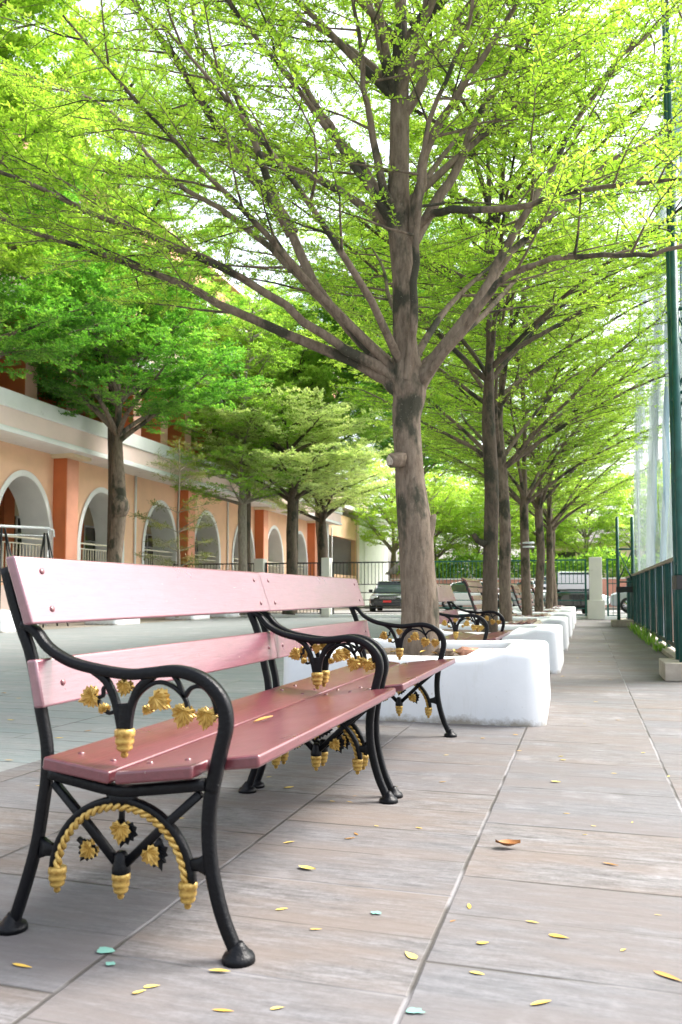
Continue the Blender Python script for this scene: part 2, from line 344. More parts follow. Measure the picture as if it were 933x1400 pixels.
def leaf_orn(parent, x, y, z, rot=0, s=.034, mat='gold', name='leaf_ornament'):
    lob = [(90, .50), (66, .90), (50, .84), (36, 1.0), (20, .86), (6, 1.08), (-12, .82), (-26, .95), (-40, .74), (-56, 1.0), (-72, .84), (-90, 1.3), (-108, .84), (-124, 1.0), (-140, .74), (-154, .95), (-168, .82), (-186, 1.08), (-200, .86), (-216, 1.0), (-230, .84), (-246, .90)]
    s *= .92
    n = len(lob); c0 = .42 * s; vs = [(0, c0, -.004), (0, c0, .004)]
    for a, r in lob:
        an = math.radians(a); vs.append((r * s * math.cos(an), r * s * math.sin(an), 0))
    # ridge points halfway out, raised for long lobes
    for side in (-1, 1):
        for a, r in lob:
            an = math.radians(a); zz = (.0065 if r > .9 else .0015) * side; vs.append((r * s * .62 * math.cos(an), c0 * .38 + r * s * .62 * math.sin(an), zz))
    fs = []
    for k in range(n):
        a, b = 2 + k, 2 + (k + 1) % n
        c, d = 2 + n + k, 2 + n + (k + 1) % n; e, g = 2 + 2 * n + k, 2 + 2 * n + (k + 1) % n
        fs += [(c, d, b, a), (0, d, c), (a, b, g, e), (1, e, g)]
    m = MB(); m.add([(v[0], v[2], v[1]) for v in vs], fs, False)
    o = m.build(name, M[mat], parent); o.location = (x, y, z); o.rotation_euler = (0, rot, 0); return o
LB = 1.50; FY = (0.02, 1.48)
def make_bench(loc, label, group):
    root = empty('park_bench', loc, 0, label, 'bench', group)
    yb0, yb1 = -.035, LB + .035
    def brd(name, prof, y0, y1, mt='board'):
        m = MB(); n = len(prof)
        m.add([(x, y, z) for y in (y0, y1) for x, z in prof], [tuple(range(n)), tuple(range(2 * n - 1, n - 1, -1))] + [(k, n + k, n + (k + 1) % n, (k + 1) % n) for k in range(n)])
        return m.build(name, M[mt], root, .006, 3)
    b = []
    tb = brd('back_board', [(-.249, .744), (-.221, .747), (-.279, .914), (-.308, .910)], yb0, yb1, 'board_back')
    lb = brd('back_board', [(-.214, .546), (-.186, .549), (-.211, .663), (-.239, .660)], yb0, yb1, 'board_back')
    rs = brd('seat_board', [(-.188, .404), (-.008, .380), (-.005, .410), (-.185, .434)], yb0, yb1)
    # front board: notched round the two arm posts
    z0 = lambda x: .380 + (x - .010) * .13
    poly = [(.008, yb0), (.206, yb0), (.206, .043), (.335, .043), (.335, LB - .043), (.206, LB - .043), (.206, yb1), (.008, yb1)]
    m = MB(); n = len(poly)
    m.add([(x, y, z0(x)) for x, y in poly] + [(x, y, z0(x) + .031) for x, y in poly],
          [(0, 1, 2, 5, 6, 7), (2, 3, 4, 5), (15, 14, 13, 10, 9, 8), (13, 12, 11, 10)] + [(k, n + k, n + (k + 1) % n, (k + 1) % n) for k in range(n)])
    # drop the inner doubled edge faces: side quads are fine since outline is closed
    fs_ = m.build('seat_board', M['board'], root, .007, 3)
    bolt = None
    def bolts(parent, pts, nrm):
        nonlocal bolt
        for (x, y, z) in pts:
            if bolt is None:
                mb = MB(); mb.lathe([(.0085, -.001), (.0085, .001), (.0065, .0035), (.003, .0048)], (0, 0, 0), 12); o = mb.build('bolt', M['board'], parent); bolt = o
            else: o = bolt.copy(); COL.objects.link(o); o.parent = parent
            o.location = (x, y, z); o.rotation_euler = Vector(nrm).to_track_quat('Z', 'Y').to_euler()
    for yy in (.055, LB - .055):
        bolts(tb, [(-.233, yy, .782), (-.266, yy, .877)], (1, 0, .34)); bolts(lb, [(-.197, yy, .60)], (1, 0, .22))
        bolts(rs, [(-.14, yy, .428), (-.05, yy, .416)], (.13, 0, 1)); bolts(fs_, [(.05, yy, .416), (.15, yy, .429)], (-.13, 0, 1))
    for i, y in enumerate(FY):
        o = -1 if i == 0 else 1
        m = MB(); m.bar(path_pts(REAR), [.026] * (len(path_pts(REAR))), .024, y); foot(m, -.303, y)
        m.build('rear_leg', M['iron'], root)
        fp = path_pts(FLEG); m = MB(); m.bar(fp, [.031 - .004 * k / len(fp) for k in range(len(fp))], .026, y); foot(m, .298, y)
        m.build('front_leg', M['iron'], root)
        m = MB(); rl = path_pts([(-.20, .384), (-.13, .372), (-.02, .356), (.06, .362), (.215, .384)]); m.bar(rl, .026, .03, y); m.build('seat_rail', M['iron'], root)
        # armrest with its bracket and vine loops
        m = MB(); ap = path_pts(ARM); L = len(ap)
        m.bar(ap, [.020 + .010 * min(1, k / L * 1.6) for k in range(L)], .030, y)
        yb = y
        m.bar(path_pts([(-.088, .636), (-.052, .612), (-.030, .575), (-.018, .540), (-.008, .495)]), .018, .018, yb)
        m.bar(path_pts([(.075, .626), (.040, .600), (.020, .560), (.012, .525), (.010, .495)]), .018, .018, yb)
        m.bar(path_pts([(.0, .56), (.002, .53), (.001, .49)]), .030, .020, yb)
        m.bar(path_pts([(.020, .555), (.045, .590), (.085, .612), (.125, .605), (.158, .578), (.168, .545)]), .010, .012, yb)
        m.bar(path_pts([(.158, .580), (.175, .602), (.205, .605), (.230, .580), (.240, .545)]), .010, .012, yb)
        m.bar(path_pts([(.125, .632), (.14, .615), (.158, .580)]), .010, .012, yb)
        m.bar(path_pts([(-.040, .60), (-.058, .594), (-.060, .575), (-.088, .57)]), .009, .010, yb)
        m.bar(path_pts([(-.020, .545), (-.040, .535), (-.060, .548), (-.072, .565)]), .009, .010, yb)
        arm = m.build('armrest', M['iron'], root)
        for side in (-1, 1):
            yy = y + side * .008
            leaf_orn(arm, -.092, yy, .572, 1.2, .029); leaf_orn(arm, -.056, yy, .545, 2.6, .014)
            leaf_orn(arm, .000, yy, .600, .2, .022); leaf_orn(arm, .092, yy, .572, -.9, .030); leaf_orn(arm, .062, yy, .548, .5, .014)
            leaf_orn(arm, .155, yy, .541, .3, .031); leaf_orn(arm, .214, yy, .538, .15, .028)
        acorn(arm, .001, y, .496, 1.02)
        # lower arch with rope, cross braces and hanging acorns
        m = MB()
        arc = lambda r, a0, a1, n=22, cx=-.003, cz=.148, ex=1.0: [(cx + r * ex * math.cos(math.radians(a0 + (a1 - a0) * k / n)), cz + r * math.sin(math.radians(a0 + (a1 - a0) * k / n))) for k in range(n + 1)]
        m.bar(arc(.186, 178, 2), .016, .022, y)
        m.bar([(-.19, .362), (-.10, .275), (-.012, .186)], .020, .018, y); m.bar([(.20, .362), (.105, .278), (.008, .186)], .020, .018, y + .001)
        m.lathe([(.010, .215), (.016, .205), (.018, .19), (.022, .178), (.022, .166), (.012, .160)], (-.003, y, 0), 14)
        m.bar([(-.222, .205), (-.20, .203), (-.172, .200)], [.05, .03, .02], .02, y); m.bar([(.218, .205), (.20, .203), (.168, .200)], [.05, .03, .02], .02, y)
        m.bar([(-.003, .325), (-.003, .285)], .012, .012, y); m.bar([(-.003, .352), (-.003, .322)], [.09, .05], .022, y)
        m.bar([(-.12, .235), (-.10, .22), (-.088, .212)], .012, .01, y); m.bar([(.10, .25), (.085, .23), (.078, .215)], .012, .01, y)
        br = m.build('arch_brace', M['iron'], root)
        m = MB(); ra = arc(.171, 176, 4, 110)
        
        nn = 200
        for ph_ in (0, PI):
            pp = []
            for q in range(nn + 1):
                an = math.radians(176 - 172 * q / nn); tw = q / nn * 2 * PI * 13 + ph_; rr_ = .171 + .0052 * math.cos(tw)
                pp.append((-.003 + rr_ * math.cos(an), y + o * .006 + .0052 * math.sin(tw), .148 + rr_ * math.sin(an)))
            m.tube(pp, .0058, 6)
        m.build('rope_trim', M['gold'], br)
        for side in (-1, 1):
            yy = y + side * .008
            leaf_orn(br, -.003, yy, .264, .1, .030); leaf_orn(br, -.089, yy, .212, .9, .025); leaf_orn(br, .078, yy, .215, -.7, .028)
        leaf_orn(br, .006, y, .262, .3, .036, 'iron', 'leaf_backing'); leaf_orn(br, .088, y, .217, -.4, .036, 'iron', 'leaf_backing'); leaf_orn(br, -.095, y, .21, .6, .030, 'iron', 'leaf_backing')
        acorn(br, -.177, y, .160, .92); acorn(br, .171, y, .158, .92); acorn(br, -.003, y, .162, .92)
    return root
BX = -1.055
b1 = make_bench((BX, 1.72, 0), 'plum red bench nearest the camera, with black iron ends and gold leaf ornaments', 'plum benches along the path')
for y, lb in ((3.27, 'second plum red bench, end to end with the nearest one, before the first planter'),
              (6.92, 'pale plum bench standing between the first and the second white planter')):
    c = copy_tree(b1); c.location = (BX, y, 0); c['label'] = lb

# ------------------------------------------------------------------ slatted benches further along
def make_slat_bench(loc):
    root = empty('slatted_bench', loc, 0, 'x', 'bench', 'slatted benches between the planters')
    L = 1.45
    prof = path_pts([(-.50, .985), (-.465, .955), (-.43, .86), (-.38, .72), (-.33, .57), (-.27, .46), (-.17, .405), (0, .395), (.18, .42), (.30, .435), (.37, .415), (.40, .37)], 4)
    for y in (.06, L - .06):
        m = MB(); m.bar(prof, .032, .026, y)
        m.bar(path_pts([(-.22, .43), (-.25, .25), (-.32, .08), (-.37, .0)]), .03, .026, y); m.bar(path_pts([(.22, .42), (.20, .28), (.27, .1), (.33, .0)]), .03, .026, y)
        m.bar(path_pts([(-.24, .22), (-.02, .31), (.21, .24)]), .022, .02, y)
        m.lathe([(.03, -.018), (.034, 0), (.03, .018)], (0, 0, 0), 12) if False else None
        m.build('side_frame', M['iron_old'], root)
    tot = len(prof)
    idx = [1, 5, 8, 11, 14, 17, 22, 25, 28, 31, 34, 37, 40, 43]
    for n, i in enumerate(idx):
        i = min(i, tot - 2); p = Vector((prof[i][0], 0, prof[i][1])); d = Vector((prof[i + 1][0] - prof[i - 1][0], 0, prof[i + 1][1] - prof[i - 1][1])).normalized(); nr = Vector((-d.z, 0, d.x))
        if nr.z < 0 and i > 20: nr = -nr
        if nr.x < 0 and i <= 20: nr = -nr
        c = p + nr * .027; a = .034 if i < 20 else .025
        vs = [(c.x + d.x * s1 * a + nr.x * s2 * .011, y, c.z + d.z * s1 * a + nr.z * s2 * .011) for y in (0, L) for s1, s2 in ((-1, -1), (1, -1), (1, 1), (-1, 1))]
        m = MB(); m.add(vs, [(0, 1, 2, 3), (7, 6, 5, 4)] + [(k, 4 + k, 4 + (k + 1) % 4, (k + 1) % 4) for k in range(4)])
        m.build('slat', M['slat'], root, .005)
    return root
sb = make_slat_bench((-1.0, 10.42, 0))
sb['label'] = 'brown slatted bench with high scrolled back, between the second and third planters'
for k, lb in enumerate(['brown slatted bench just beyond the third white planter', 'brown slatted bench just beyond the fourth white planter', 'brown slatted bench just beyond the fifth white planter', 'farthest slatted bench, before the gate pillar']):
    c = copy_tree(sb); c.location = (-1.0, 10.42 + 3.5 * (k + 1), 0); c['label'] = lb

# ------------------------------------------------------------------ white planters
def make_planter(loc, label, w=1.74, l=1.42, seed=0, group='white tree planters along the path'):
    r = random.Random(seed)
    root = empty('white_planter', loc, 0, label, 'planter', group)
    hw, hl, t = w / 2, l / 2, (.28 if w > 1.2 else .22)
    zc, zn, zf = .46, .405, .45
    # outline walked ccw: outer with rounded corners, matching inner; rim height changes per point
    pts = []; R = .12
    def corner(cx, cy, a0):
        return [(cx + R * math.cos(a0 + PI / 2 * k / 5), cy + R * math.sin(a0 + PI / 2 * k / 5)) for k in range(6)]
    outer = []
    seq = [(hw - R, hl - R, 0), (-hw + R, hl - R, PI / 2), (-hw + R, -hl + R, PI), (hw - R, -hl + R, 1.5 * PI)]
    for cx, cy, a in seq: outer += corner(cx, cy, a)
    fin = []
    for i in range(len(outer)):
        a = outer[i]; b = outer[(i + 1) % len(outer)]; d = math.hypot(b[0] - a[0], b[1] - a[1]); n = max(1, int(d / .12))
        for k in range(n): fin.append((a[0] + (b[0] - a[0]) * k / n, a[1] + (b[1] - a[1]) * k / n))
    def top(x, y):
        if y < -hl + .3:
            e = min(1, max(0, (abs(x) - (hw - .40)) / .13)); return zn + (zc - zn) * e * e * (3 - 2 * e)
        return zc if abs(x) > hw - .35 else zf
    rings = []
    N = len(fin)
    def inner(p, q): 
        x, y = p; return (x * (1 - q / hw), y * (1 - q / hl))
    wob = [r.uniform(-.003, .003) for _ in range(N)]
    levels = [(0, lambda T: -.02), (-.006, lambda T: .05), (0.0, lambda T: T * .5), (.002, lambda T: T - .045), (.008, lambda T: T - .018), (.022, lambda T: T - .004), (.05, lambda T: T), (t - .03, lambda T: T - .001), (t - .008, lambda T: T - .010), (t, lambda T: T - .06), (t, lambda T: .25)]
    vs = []
    for q, zf_ in levels:
        for i, p in enumerate(fin):
            x, y = inner(p, q + wob[i] * (q < .1)); T = top(*p); vs.append((x, y, zf_(T) + (wob[(i * 3) % N] * .6 if q > .01 else 0)))
    fs = [(a * N + i, a * N + (i + 1) % N, (a + 1) * N + (i + 1) % N, (a + 1) * N + i) for a in range(len(levels) - 1) for i in range(N)]
    m = MB(); m.add(vs, fs, True); m.build('planter_wall', M['planter'], root)
    # soil
    n = 14; vs = []; fs = []
    for j in range(n):
        for i in range(n):
            vs.append(((i / (n - 1) - .5) * (w - 2 * t + .04), (j / (n - 1) - .5) * (l - 2 * t + .04), .385 + r.uniform(-.01, .015)))
    for j in range(n - 1):
        for i in range(n - 1): fs.append((j * n + i, j * n + i + 1, (j + 1) * n + i + 1, (j + 1) * n + i))
    m = MB(); m.add(vs, fs, True); m.build('soil', M['soil'], root)
    return root
TY = [5.93 + 3.5 * k for k in range(7)]
ordn = ['nearest', 'second', 'third', 'fourth', 'fifth', 'sixth', 'seventh']
for k, y in enumerate(TY):
    if y > 26.9: break
    p = make_planter((-1.13, y, 0), ('nearest low white planter on the path, with brown stones on its soil' if k == 0 else '%s low white planter along the path, counted from the camera' % ordn[k]), seed=k)
    p.rotation_euler = (0, 0, .02 if k == 0 else 0)
def rock(name, loc, s, mat, seed, label, cat, group=None):
    r = random.Random(seed); m = MB(); n = 10; vs = [(0, 0, -.5)]; ph = [r.uniform(0, 6) for _ in range(4)]
    for j in range(1, 6):
        for i in range(n):
            la = -PI / 2 + PI * j / 6; lo = 2 * PI * i / n; q = 1 + .18 * math.sin(3 * lo + ph[0]) + .12 * math.sin(5 * la + ph[1] + lo) + r.uniform(-.08, .08)
            vs.append((math.cos(la) * math.cos(lo) * q * s[0], math.cos(la) * math.sin(lo) * q * s[1], math.sin(la) * q * s[2]))
    vs[0] = (0, 0, -s[2]); vs.append((0, 0, s[2] * .9))
    fs = [(0, 1 + (i + 1) % n, 1 + i) for i in range(n)] + [(1 + j * n + i, 1 + j * n + (i + 1) % n, 1 + (j + 1) * n + (i + 1) % n, 1 + (j + 1) * n + i) for j in range(4) for i in range(n)] + [(1 + 4 * n + i, 1 + 4 * n + (i + 1) % n, len(vs) - 1) for i in range(n)]
    m.add(vs, fs, False); o = m.build(name, M[mat], None); o.location = loc; tag(o, label, cat, group); return o
rock('stone', (-.77, 5.68, .42), (.105, .06, .035), 'stone', 1, 'largest reddish brown stone in the nearest white planter', 'stone', 'stones in the nearest planter')
rock('stone', (-.95, 5.72, .41), (.07, .05, .03), 'soil', 2, 'dark brown stone left of the large reddish one in the nearest planter', 'stone', 'stones in the nearest planter')
rock('stone', (-.66, 5.86, .41), (.05, .04, .025), 'stone', 3, 'small reddish stone behind the large one in the nearest planter', 'stone', 'stones in the nearest planter')

# ------------------------------------------------------------------ trees
UPZ = np.array([0, 0, 1.0])
class Tree:
    def __init__(s, seed, nsides=(8, 6, 4, 3), ros=.075, dens=1.0, l1=1.35, l2=.42, leafk=7, leaf=.045, kill=0.0, step1=.2, step2=.13):
        s.r = random.Random(seed); s.nr = np.random.default_rng(seed); s.mb = MB(); s.tips = []; s.ns = nsides; s.ros = ros; s.dens = dens
        s.l1 = l1; s.l2 = l2; s.leafk = leafk; s.leaf = leaf; s.kill = kill; s.st1 = step1; s.st2 = step2
    def rosettes(s, pts, start=.3):
        cum = 0; tot = sum((pts[i + 1] - pts[i]).length for i in range(len(pts) - 1)); nxt = tot * start
        for i in range(len(pts) - 1):
            d = pts[i + 1] - pts[i]; L = d.length
            while nxt <= cum + L and L > 0:
                s.tips.append((pts[i] + d * ((nxt - cum) / L), d / L)); nxt += s.ros * s.r.uniform(.7, 1.4)
            cum += L
        s.tips.append((pts[-1], (pts[-1] - pts[-2]).normalized()))
    def kids(s, pts, lvl, L):
        r = s.r; tot = sum((pts[i + 1] - pts[i]).length for i in range(len(pts) - 1))
        step = (s.st1 if lvl == 0 else s.st2) / s.dens; pos = tot * (getattr(s, 'start', .2) if lvl == 0 else .12); side = r.choice((-1, 1)); cum = 0; i = 0
        while pos < tot:
            while i < len(pts) - 2 and cum + (pts[i + 1] - pts[i]).length < pos: cum += (pts[i + 1] - pts[i]).length; i += 1
            seg = pts[i + 1] - pts[i]; p = pts[i] + seg * min(1, (pos - cum) / max(seg.length, 1e-6)); t = pos / tot
            h = Vector((seg.x, seg.y, 0)); steep = abs(seg.normalized().z)
            if h.length < 1e-4: h = Vector((r.uniform(-1, 1), r.uniform(-1, 1), 0))
            h.normalize(); ang = side * math.radians(r.uniform(32, 58) + (steep > .8) * r.uniform(0, 60)); h.rotate(Matrix.Rotation(ang, 3, 'Z'))
            el = math.radians(r.uniform(4, 26) if lvl == 0 else r.uniform(-8, 18))
            d = Vector((h.x * math.cos(el), h.y * math.cos(el), math.sin(el)))
            if lvl == 0:
                cl = s.l1 * (1.05 - .62 * t) * r.uniform(.6, 1.15) * min(1, .45 + tot / 3.5)
                s.branch(p, d, cl, .004 + .007 * cl, 1)
            else:
                cl = s.l2 * (1.1 - .6 * t) * r.uniform(.6, 1.2)
                s.branch(p, d, cl, .003, 2)
            side = -side; pos += step * r.uniform(.7, 1.35)
    def branch(s, p, d, L, r0, lvl, flat=None):
        r = s.r; n = {0: max(6, int(L / .28)), 1: max(4, int(L / .2)), 2: 3}[lvl]; st = L / n; pts = [Vector(p)]; d = Vector(d).normalized()
        for k in range(n):
            el = math.asin(max(-1, min(1, d.z))); az = math.atan2(d.y, d.x)
            az += r.gauss(0, .07 if lvl == 0 else .13)
            if lvl == 0: el += ((flat if flat is not None else .3) - el) * .10 + r.gauss(0, .04)
            else: el += (.12 - el) * .15 + r.gauss(0, .08)
            d = Vector((math.cos(az) * math.cos(el), math.sin(az) * math.cos(el), math.sin(el))); pts.append(pts[-1] + d * st)
        s.add(pts, r0, lvl); return pts
    def add(s, pts, r0, lvl, end=None):
        n = len(pts); e = end if end is not None else (.007 if lvl == 0 else .002)
        s.mb.tube(pts, [max(e, r0 + (e - r0) * (k / (n - 1)) ** .8) for k in range(n)], s.ns[lvl + 1] if lvl else s.ns[0], cap=False)
        if lvl < 2: s.kids(pts, lvl, 0)
        if lvl == 2: s.rosettes(pts, .15)
        elif lvl == 1: s.rosettes(pts, .5)
        else: s.rosettes(pts, .93)
    def leaves(s, up=.35, wr=.42):
        P = np.array([t[0][:] for t in s.tips]); 
        if s.kill > 0:
            k = s.nr.random(len(P)) > s.kill; P = P[k]
        n = len(P); K = s.leafk; P = np.repeat(P, K, 0); N = len(P)
        clump = np.repeat(s.nr.normal(0, .16, n), K)
        # broad light and dark clumps (by place in the crown)
        ph = s.nr.uniform(0, 6, 3); cl2 = .16 * np.sin(P[:, 0] * 2.3 + ph[0]) * np.sin(P[:, 1] * 2.1 + ph[1]) + .1 * np.sin(P[:, 2] * 4 + ph[2])
        az = np.tile(np.arange(K) * 2 * PI / K, n) + np.repeat(s.nr.uniform(0, 6.28, n), K) + s.nr.normal(0, .3, N)
        el = s.nr.normal(up, .38, N); L = s.leaf * s.nr.uniform(.55, 1.2, N); W = L * wr
        d = np.stack([np.cos(az) * np.cos(el), np.sin(az) * np.cos(el), np.sin(el)], 1)
        side = np.stack([-np.sin(az), np.cos(az), s.nr.normal(0, .45, N)], 1); side /= np.linalg.norm(side, axis=1)[:, None]
        base = P + d * (s.leaf * .12)
        v0 = base; v1 = base + d * (L * .62)[:, None] + side * (W / 2)[:, None]; v2 = base + d * L[:, None]; v3 = base + d * (L * .62)[:, None] - side * (W / 2)[:, None]
        V = np.stack([v0, v1, v2, v3], 1).reshape(-1, 3); tone = np.clip(.5 + clump + cl2 + s.nr.normal(0, .09, N), 0, 1)
        return V.astype(np.float32), tone.astype(np.float32)
def leaf_mesh(name, V, tone, mat):
    me = bpy.data.meshes.new(name); nv = len(V); nf = nv // 4
    me.vertices.add(nv); me.vertices.foreach_set('co', V.ravel()); me.loops.add(nv); me.loops.foreach_set('vertex_index', np.arange(nv, dtype=np.int32))
    me.polygons.add(nf); me.polygons.foreach_set('loop_start', np.arange(0, nv, 4, dtype=np.int32)); me.polygons.foreach_set('loop_total', np.full(nf, 4, dtype=np.int32))
    a = me.attributes.new('tone', 'FLOAT', 'FACE'); a.data.foreach_set('value', tone); me.materials.append(mat); me.update(calc_edges=True); me.validate(); return me
def finish(t, name, loc, label, group, barkm, leafm, up=.35, wr=.42, rz=0, cat='tree'):
    root = empty(name, loc, rz, label, cat, group)
    t.mb.build('trunk', M[barkm], root)
    V, tone = t.leaves(up, wr); me = leaf_mesh('crown', V, tone, M[leafm]); link(bpy.data.objects.new('crown', me), root); return root
def limb_trunk(t, pts, rad, n=14, lump=.06, seed=0):
    r = random.Random(seed); ph = [r.uniform(0, 6) for _ in range(5)]
    sp = smooth_path(pts, 6); k = len(sp); rr = []
    for i in range(k):
        f = i / 6; a = min(int(f), len(rad) - 2); rr.append(rad[a] + (rad[a + 1] - rad[a]) * (f - a))
    t.mb.tube(sp, rr, n, cap=True, mod=lambda i, th: 1 + lump * math.sin(2 * th + ph[0] + i * .12) + lump * .6 * math.sin(3 * th + ph[1] - i * .2) + lump * .5 * math.sin(i * .7 + ph[2] + th))
    return sp
# --- the big near tree, limbs laid out one by one
T0 = Vector((-1.19, 5.93, 0))
def px(x, y, dy=0.0): return onY(x, y, T0.y + dy) - T0
t1 = Tree(5, nsides=(10, 6, 4, 3), ros=.052, leafk=8, leaf=.036, l1=1.45, l2=.46, kill=.0, step1=.18, step2=.115)
t1.start = .36
tp = [px(572, 925), px(574, 850), px(571, 780), px(567, 715), px(560, 640), px(557, 575), px(560, 530), px(553, 460), px(553, 380), px(546, 300), px(546, 220), px(547, 140), px(548, 60), px(548, -40), px(545, -180), px(540, -330)]
limb_trunk(t1, tp, [.16, .138, .130, .132, .110, .108, .128, .086, .088, .088, .076, .072, .058, .04, .028, .014], 18, .04, 3)
t1.mb.tube([px(556, 545), px(545, 520), px(530, 505)], [.10, .07, .05], 10); t1.mb.tube([px(560, 545), px(575, 520), px(592, 498)], [.10, .07, .05], 10)
t1.mb.tube([px(570, 765), px(576, 742), px(584, 722), px(591, 710), px(596, 703)], [.07, .085, .065, .036, .008], 12)
t1.kids([px(547, 100), px(548, -40), px(545, -180), px(540, -330)], 0, 0)
limbs = [
 ([(552, 540), (528, 517), (495, 500), (430, 472), (330, 428), (240, 385), (120, 340), (10, 305), (-120, 262)], [0, -.03, -.08, -.2, -.4, -.6, -.8, -1.0, -1.3], .060),
 ([(552, 535), (535, 512), (500, 492), (460, 470), (390, 420), (300, 362), (200, 322), (90, 272), (0, 236), (-140, 180)], [0, -.06, -.15, -.25, -.5, -.8, -1.0, -1.2, -1.4, -1.8], .052),
 ([(550, 530), (530, 508), (490, 462), (430, 388), (385, 290), (355, 215), (320, 130), (275, 60), (262, 0), (240, -110)], [0, 0, .1, .1, .15, .2, .3, .35, .4, .5], .062),
 ([(400, 320), (345, 240), (290, 160), (240, 80), (180, 0), (110, -90)], [.15, 0, -.1, -.3, -.5, -.8], .045),
 ([(550, 528), (532, 500), (478, 450), (430, 400), (372, 340), (300, 285), (230, 240), (150, 150), (60, 110), (-60, 60)], [0, .1, .3, .5, .8, 1.1, 1.4, 1.7, 2.0, 2.4], .050),
 ([(568, 535), (590, 500), (630, 445), (660, 400), (690, 340), (735, 265), (775, 190), (830, 100), (900, 35), (990, -40)], [0, 0, 0, .05, .1, .2, .3, .5, .6, .8], .052),
 ([(570, 530), (598, 495), (645, 440), (680, 385), (735, 360), (800, 350), (870, 350), (935, 337), (1020, 310)], [0, -.1, -.2, -.3, -.4, -.45, -.6, -.7, -.9], .034),
 ([(572, 530), (600, 488), (652, 420), (700, 345), (760, 290), (830, 225), (900, 185), (980, 130)], [0, .15, .3, .5, .7, .9, 1.1, 1.4], .044),
 ([(556, 520), (566, 440), (568, 360), (572, 290), (580, 200), (610, 110), (640, 30), (660, -60)], [-.1, -.16, -.2, -.24, -.3, -.4, -.5, -.6], .036),
 ([(546, 310), (528, 290), (500, 235), (462, 185), (430, 140), (395, 80), (360, 10), (330, -60)], [0, 0, .05, .1, .15, .2, .25, .3], .044),
 ([(546, 300), (525, 262), (510, 190), (500, 120), (490, 40), (478, -50)], [0, -.1, -.15, -.2, -.25, -.3], .036),
 ([(545, 320), (520, 300), (470, 262), (410, 225), (350, 175), (290, 120)], [0, .2, .5, .8, 1.1, 1.4], .030),
 ([(560, 330), (590, 292), (640, 286), (700, 284), (780, 262), (860, 250), (940, 246)], [0, -.1, -.2, -.25, -.3, -.4, -.5], .030),
 ([(566, 330), (590, 285), (625, 230), (650, 165), (690, 100), (730, 30), (760, -40)], [0, .1, .2, .3, .4, .5, .6], .040),
 ([(566, 320), (575, 250), (590, 190), (640, 110), (700, 20), (730, -40)], [0, -.1, -.15, -.25, -.3, -.35], .042),
 ([(547, 150), (530, 110), (515, 50), (500, -20), (470, -120)], [0, 0, 0, .1, .1], .036),
 ([(547, 160), (575, 120), (600, 70), (640, 10), (690, -70)], [0, 0, .1, .1, .1], .042),
 ([(547, 140), (560, 90), (575, 30), (590, -40)], [0, -.1, -.15, -.2], .032),
 ([(547, 60), (500, 10), (440, -60), (380, -140)], [0, -.1, -.2, -.3], .034), ([(547, 60), (610, 0), (680, -80), (750, -160)], [0, .1, .2, .3], .034)]
for P2, dy, r0 in limbs:
    pts = smooth_path([px(a, b, c) for (a, b), c in zip(P2, dy)], 3)
    pts = [p + Vector([t1.r.gauss(0, .008) for _ in range(3)]) if 0 < i else p for i, p in enumerate(pts)]
    t1.add(pts, r0 * (1.25 if P2[0][1] < 400 else 1.02), 0, .010)
for z0, az, L, el in [(2.45, 255, 2.8, 50), (2.4, 212, 3.2, 44), (2.45, 80, 3.4, 44), (2.5, 110, 3.4, 44), (2.4, 50, 3.2, 44), (2.45, 140, 3.6, 40), (3.6, 225, 2.8, 50), (3.6, 70, 2.8, 46), (3.6, 120, 2.8, 46), (3.7, 20, 2.6, 48), (3.6, 165, 3.2, 42), (4.6, 250, 2.6, 62), (4.6, 190, 2.8, 50), (4.6, 330, 2.6, 60), (4.7, 90, 2.4, 50), (4.7, 40, 2.4, 52), (4.7, 140, 2.6, 50), (4.9, 290, 2.6, 68), (4.9, 10, 2.4, 62), (5.6, 200, 2.1, 50), (5.6, 280, 2.2, 60), (5.6, 0, 2.0, 55), (5.6, 80, 2.0, 50)]:
    a, e = math.radians(az), math.radians(el); t1.branch((-.07 if z0 < 3 else -.13, 0, z0), (math.cos(a) * math.cos(e), math.sin(a) * math.cos(e), math.sin(e)), L, .036, 0, .62)
big = finish(t1, 'shade_tree', T0, 'largest and nearest tree, its thick grey brown trunk rising from the first white planter', None, 'bark', 'leaf_lime')
mb = MB(); a = px(549, 628, -.10); b = px(533, 630, -.19); mb.tube([a, a.lerp(b, .45), a.lerp(b, .8), b], [.062, .052, .050, .040], 12, mod=lambda k, th: 1 + .13 * math.sin(3 * th + k) + .08 * math.sin(5 * th)); st = mb.build('pruned_stub', M['bark'], big); m2 = MB(); m2.tube([a.lerp(b, .97), b.lerp(a, -.06)], [.038, .032], 12, smooth=False, mod=lambda k, th: 1 + .13 * math.sin(3 * th + 3) + .08 * math.sin(5 * th)); m2.build('cut_face', M['cutwood'], st); st['label'] = 'pale sawn-off branch stub on the left of the trunk'

